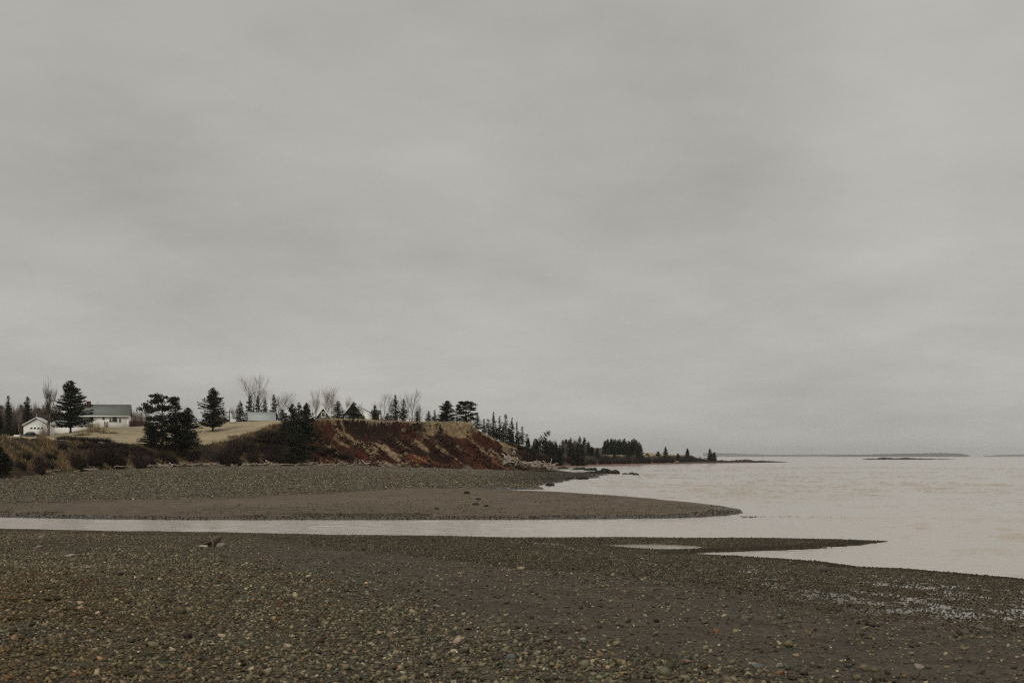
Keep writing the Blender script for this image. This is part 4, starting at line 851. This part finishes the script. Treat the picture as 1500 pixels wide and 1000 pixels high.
mb.build('stair_rail', M_brown, h); mb = MB(); mb.box(X(153.6), X(156.6), -1.1, -.02, -.3, .2); mb.box(X(153.6), X(156.6), -.6, -.021, .2, .45); mb.build('step', M_conc, h)
mb = MB(); mb.box(X(184.2), X(186.4), -.03, -.005, -.2, ze - .4); mb.build('downpipe', M_trim, h)
mb = MB(); mb.tube([(X(142), 3.7, zr - .1), (X(142), 3.7, zr + .85)], [.02, .02], 5); mb.tube([(X(140), 3.7, zr + .7), (X(144), 3.7, zr + .75)], [.015, .015], 4); mb.tube([(X(141), 3.5, zr + .5), (X(143), 3.9, zr + .5)], [.012, .012], 4); mb.build('antenna', M_conc, h)
# low white wing between garage and house
D = 294; w_ = building('white_outbuilding', 101, D, zpix(635, D), R(14), 'long low white building half hidden behind the big spruce', 'outbuilding'); u = D / F
body_mb(-23 * u, 26 * u, 0, 4, 1.9, 2.7).build('wall', M_white, w_); roof_mb(-23 * u, 26 * u, 0, 4, 1.9, 2.7, over=.15).build('roof', M_roofm, w_)
mb = MB(); mb.box(-23 * u, 26 * u, -.04, -.005, -.4, .12); mb.build('foundation', M_conc, w_)
# garage
D = 284; u = D / F; zb = zpix(638.5, D); gq = building('white_garage', 53.5, D, zb, R(9), 'white gabled garage with four small square door windows', 'garage'); ze, zr = 2.35, 3.75; hw = 18.3 * u
body_mb(-hw, hw, 0, 6.5, ze, zr - .05, 'y').build('wall', M_white, gq); roof_mb(-hw, hw, 0, 6.5, ze, zr, 'y', over=.25).build('roof', M_roofm, gq); rakes(gq, -hw, hw, -.26, ze + .12, zr + .12, .2, .25)
dr = MB(); dr.box(-1.45, 1.55, -.05, -.004, -.3, 2.0); dr = dr.build('garage_door', M_trim, gq)
for k in range(4): mb = MB(); a = -1.2 + k * .68; mb.box(a, a + .42, -.075, -.052, 1.52, 1.83); mb.build('pane', M_glass, dr)
mb = MB()
for zz in (.45, .95, 1.42): mb.box(-1.44, 1.54, -.062, -.052, zz, zz + .03)
mb.build('panel_groove', M_conc, dr)
mb = MB(); mb.tube([(0, 0, zr), (0, 0, zr + .7)], [.03, .02], 6); mb.build('vent_pipe', M_trim, gq)
# shed with grey metal roof
D = 312; u = D / F; sd = building('grey_roofed_shed', 384, D, zpix(615, D) - 2.0, R(14), 'tan walled shed under a plain pale grey metal roof', 'shed')
M_tan = mat('tan_board', (.26, .19, .115), var=.2, scale=4)
body_mb(-19 * u, 19 * u, 0, 5, 2.0, 3.75).build('wall', M_tan, sd); roof_mb(-19 * u, 19 * u, 0, 5, 2.0, 3.75, over=.2).build('roof', M_roofm, sd)
mb = MB(); mb.box(4 * u * .3, 4 * u * .3 + .3, 2.3, 2.7, 3.5, 4.1); mb.build('vent_pipe', M_conc, sd)
# cottage with white edged gable
D = 325; u = D / F; zp = zpix(596.5, D); zb = zp - 6.2; ct = building('green_cottage', 473.5, D, zb, R(6), 'dark green cottage whose white edged gable peeks over the bluff')
body_mb(-3, 3, 0, 8, 2.3, 6.1, 'y').build('wall', M_dkgreen, ct); roof_mb(-3, 3, 0, 8, 2.3, 6.2, 'y', over=.3).build('roof', M_roofg, ct); rakes(ct, -3, 3, -.31, 2.4, 6.34, .34, .3); window(ct, -.32, .32, 4.2, 5.1, fr=.2)
mb = MB(); mb.box(3, 5.5, 2, 7, 0, 4.2); mb.build('side_wall', M_dkgreen, ct); mb = MB(); mb.add([(2.9, 1.8, 4.9), (5.8, 1.8, 4.1), (5.8, 7.2, 4.1), (2.9, 7.2, 4.9), (2.9, 1.8, 5.0), (5.8, 1.8, 4.2), (5.8, 7.2, 4.2), (2.9, 7.2, 5.0)], [(0, 3, 2, 1), (4, 5, 6, 7), (0, 1, 5, 4), (1, 2, 6, 5), (2, 3, 7, 6), (3, 0, 4, 7)]); mb.build('side_roof', M_roofm, ct)
# dark house with white trim and pale side
D = 318; u = D / F; zp = zpix(588, D); zb = zp - 7; hs = building('dark_house', 517, D, zb, R(4), 'dark gabled house with broad white rake boards and a pale right side'); hw = 15 * u
body_mb(-hw, hw, 0, 8, 4.1, 6.9, 'y').build('wall', M_dkgreen, hs); roof_mb(-hw, hw, 0, 8, 4.1, 7.0, 'y', over=.3).build('roof', M_roofm, hs); rakes(hs, -hw, hw, -.31, 4.2, 7.12, .42, .3)
mb = MB(); mb.box(hw + .01, hw + 1.6, .4, 8, 0, 4.6); mb.build('side_wall', M_white, hs); mb = MB(); mb.add([(hw - .8, .2, 5.9), (hw + 1.9, .2, 4.5), (hw + 1.9, 8.2, 4.5), (hw - .8, 8.2, 5.9), (hw - .8, .2, 6.0), (hw + 1.9, .2, 4.6), (hw + 1.9, 8.2, 4.6), (hw - .8, 8.2, 6.0)], [(0, 3, 2, 1), (4, 5, 6, 7), (0, 1, 5, 4), (1, 2, 6, 5), (2, 3, 7, 6), (3, 0, 4, 7)]); mb.build('side_roof', M_roofm, hs)
window(hs, -hw + .5, -hw + 1.2, 2.6, 3.7)
# small buildings further along
D = 305; u = D / F; b = building('brown_shed', 551, D, zpix(613.5, D) - .6, R(5), 'small brown shed with a pale corner behind a thin tipped spruce', 'shed'); body_mb(-6 * u, 6 * u, 0, 3, 1.9, 2.5).build('wall', M_brown, b); roof_mb(-6 * u, 6 * u, 0, 3, 1.9, 2.5, over=.2).build('roof', M_dkgreen, b); mb = MB(); mb.box(4.2 * u, 6 * u + .02, -.04, -.003, .2, 1.8); mb.build('door', M_white, b)
D = 315; b = building('white_shed', 588, D, zpix(613, D) - .6, R(5), 'tiny white shed behind the two tall bluff spruces', 'shed'); body_mb(-.75, .75, 0, 2, 1.4, 1.9, 'y').build('wall', M_white, b); roof_mb(-.75, .75, 0, 2, 1.4, 1.9, 'y', over=.1).build('roof', M_roofm, b)
# brown fences
def fence(px0, px1, D0, D1, zb0, zt0, label):
    x0, x1 = at(px0, D0), at(px1, D1); n = max(3, int(abs(x1 - x0) / 1.6)); zf = zpix(zb0, D0) - .4; zt = zpix(zt0, D0); f_ = empty('board_fence', (x0, D0, zf), label=label, cat='fence')
    for i in range(n + 1): q = i / n; mb = MB(); mb.box((x1 - x0) * q - .07, (x1 - x0) * q + .07, (D1 - D0) * q - .07, (D1 - D0) * q + .07, -.5, zt - zf + .12); mb.build('post', M_brown, f_)
    for k in range(7):
        zz = .15 + k * (zt - zf - .2) / 7; mb = MB(); V = [(0, .08, zz), (x1 - x0, D1 - D0 + .08, zz), (x1 - x0, D1 - D0 + .08, zz + (zt - zf) / 8.2), (0, .08, zz + (zt - zf) / 8.2)]; V += [(a, b_ + .04, c) for a, b_, c in V]
        mb.add(V, [(0, 1, 2, 3), (7, 6, 5, 4), (0, 4, 5, 1), (3, 2, 6, 7)]); mb.build('board', M_brown, f_)
fence(187.5, 216, 303, 306, 625, 615.5, 'dark red brown board fence right of the white house')
fence(318, 337, 300, 301, 616.5, 613, 'low red brown board fence beyond the lone spruce')
# white box on the lawn crest
D = 285; u = D / F; b = empty('storage_box', (at(341.5, D), D, gz(at(341.5, D), D)), R(8), label='small white storage box on the crest of the lawn', cat='storage box')
mb = MB(); mb.box(-.6, .6, -.35, .35, .12, .78); mb.build('body', M_white, b); mb = MB(); mb.box(-.66, .66, -.4, .4, .781, .88); mb.build('lid', M_trim, b)
for a in (-.5, .5): mb = MB(); mb.box(a - .06, a + .06, -.3, .3, -.1, .119); mb.build('foot', M_dark, b)
for px, top, lab in [(336, 600, 'thin grey utility pole beyond the lawn, right one of two'), (331, 605, 'short grey utility pole beyond the lawn, left one of two')]:
    D = 330; x = at(px, D); zb = gz(x, D); p = empty('utility_pole', (x, D, zb), label=lab, cat='pole'); t_ = zpix(top, D) - zb; mb = MB(); mb.tube([(0, 0, -.3), (0, 0, t_)], [.13, .09], 7); mb.build('pole', M_bark, p); mb = MB(); mb.box(-.7, .7, -.05, .05, t_ - .5, t_ - .38); mb.build('crossarm', M_bark, p)

# ------------------------------------------------------------------ vehicles
def car(px, D, rz, length, width, hgt, paint, label, name='parked_car', cat='car', pick=False, zb=None):
    x = at(px, D); e = empty(name, (x, D, gz(x, D) if zb is None else zb), rz, label=label, cat=cat); L2, W2 = length / 2, width / 2
    def prism(prof, w0, w1, nm, m, par):
        mb = MB(); n = len(prof); V = [(a, -(w0 if c < hgt * .62 else w1), c) for a, c in prof] + [(a, (w0 if c < hgt * .62 else w1), c) for a, c in prof]
        mb.add(V, [(i, (i + 1) % n, n + (i + 1) % n, n + i) for i in range(n)]); mb.f.append(np.array([list(range(n))[::-1]]) + mb.n - 2 * n); mb.f.append(np.array([list(range(n, 2 * n))]) + mb.n - 2 * n); return mb.build(nm, m, par)
    prism([(-L2, .35), (-L2 * .97, hgt * .55), (-L2 * .45, hgt * .6), (L2 * .8, hgt * .58), (L2, hgt * .5), (L2, .3), (L2 * .8, .22), (-L2 * .85, .22)], W2, W2 * .95, 'body', paint, e)
    cab = [(-L2 * .5, hgt * .59), (-L2 * .15, hgt), (L2 * .4, hgt), (L2 * .72, hgt * .57)] if not pick else [(-L2 * .5, hgt * .59), (-L2 * .25, hgt), (L2 * .15, hgt), (L2 * .2, hgt * .57)]
    prism(cab, W2 * .95, W2 * .8, 'cabin', paint, e); mb = MB(); mb.box(-L2 * .3, L2 * .5 if not pick else L2 * .12, -W2 * .93, W2 * .93, hgt * .64, hgt * .9); mb.build('window', M_glass, e)
    for sx in (-.62, .62):
        for sy in (-1, 1):
            mb = MB(); mb.tube([(L2 * sx, sy * W2 * .8, .32), (L2 * sx, sy * W2 * 1.02, .32)], [.32, .32], 14); w = mb.build('wheel', M_rub, e); mb = MB(); mb.tube([(L2 * sx, sy * W2 * 1.0, .32), (L2 * sx, sy * W2 * 1.04, .32)], [.17, .17], 10); mb.build('rim', M_conc, w)
    for sy in (-1, 1): mb = MB(); mb.box(-L2 * 1.0 - .02, -L2 * .96, sy * W2 * .75 - .15, sy * W2 * .75 + .15, .5, .64); mb.build('headlight', M_trim, e)
    return e
car(43, 279, R(28), 3.6, 1.6, 1.15, M_carp, 'low black car parked in front of the white garage')
car(17, 330, R(-60), 4.2, 1.7, 1.5, M_red, 'small red pickup truck among the trees at far left', 'pickup_truck', 'truck', True, zb=zpix(638.5, 330))
# pale skiff turned over beside the car
D = 281; x = at(28, D); mb = MB(); n = 13; m = 9; V = []
for i in range(n):
    a = -1 + 2 * i / (n - 1); wv = .55 * (1 - max(0, a) ** 2.4) * (1 - max(0, -a - .6) * .5); V += [(a * 1.0, wv * math.cos(math.pi * j / (m - 1)), .12 + .5 * math.sin(math.pi * j / (m - 1)) * (1 - .5 * max(0, a) ** 3)) for j in range(m)]
mb.add(V, [(i * m + j, i * m + j + 1, (i + 1) * m + j + 1, (i + 1) * m + j) for i in range(n - 1) for j in range(m - 1)] + [(0, 0, 0, 0)][:0])
mb.f.append(np.array([list(range(m))]) + 0); o = mb.build('rowing_boat', M_white, smooth=True, label='small white boat turned over on the grass left of the black car', cat='boat'); o.location = (x, D, gz(x, D) - .05); o.rotation_euler = (0, 0, R(10))
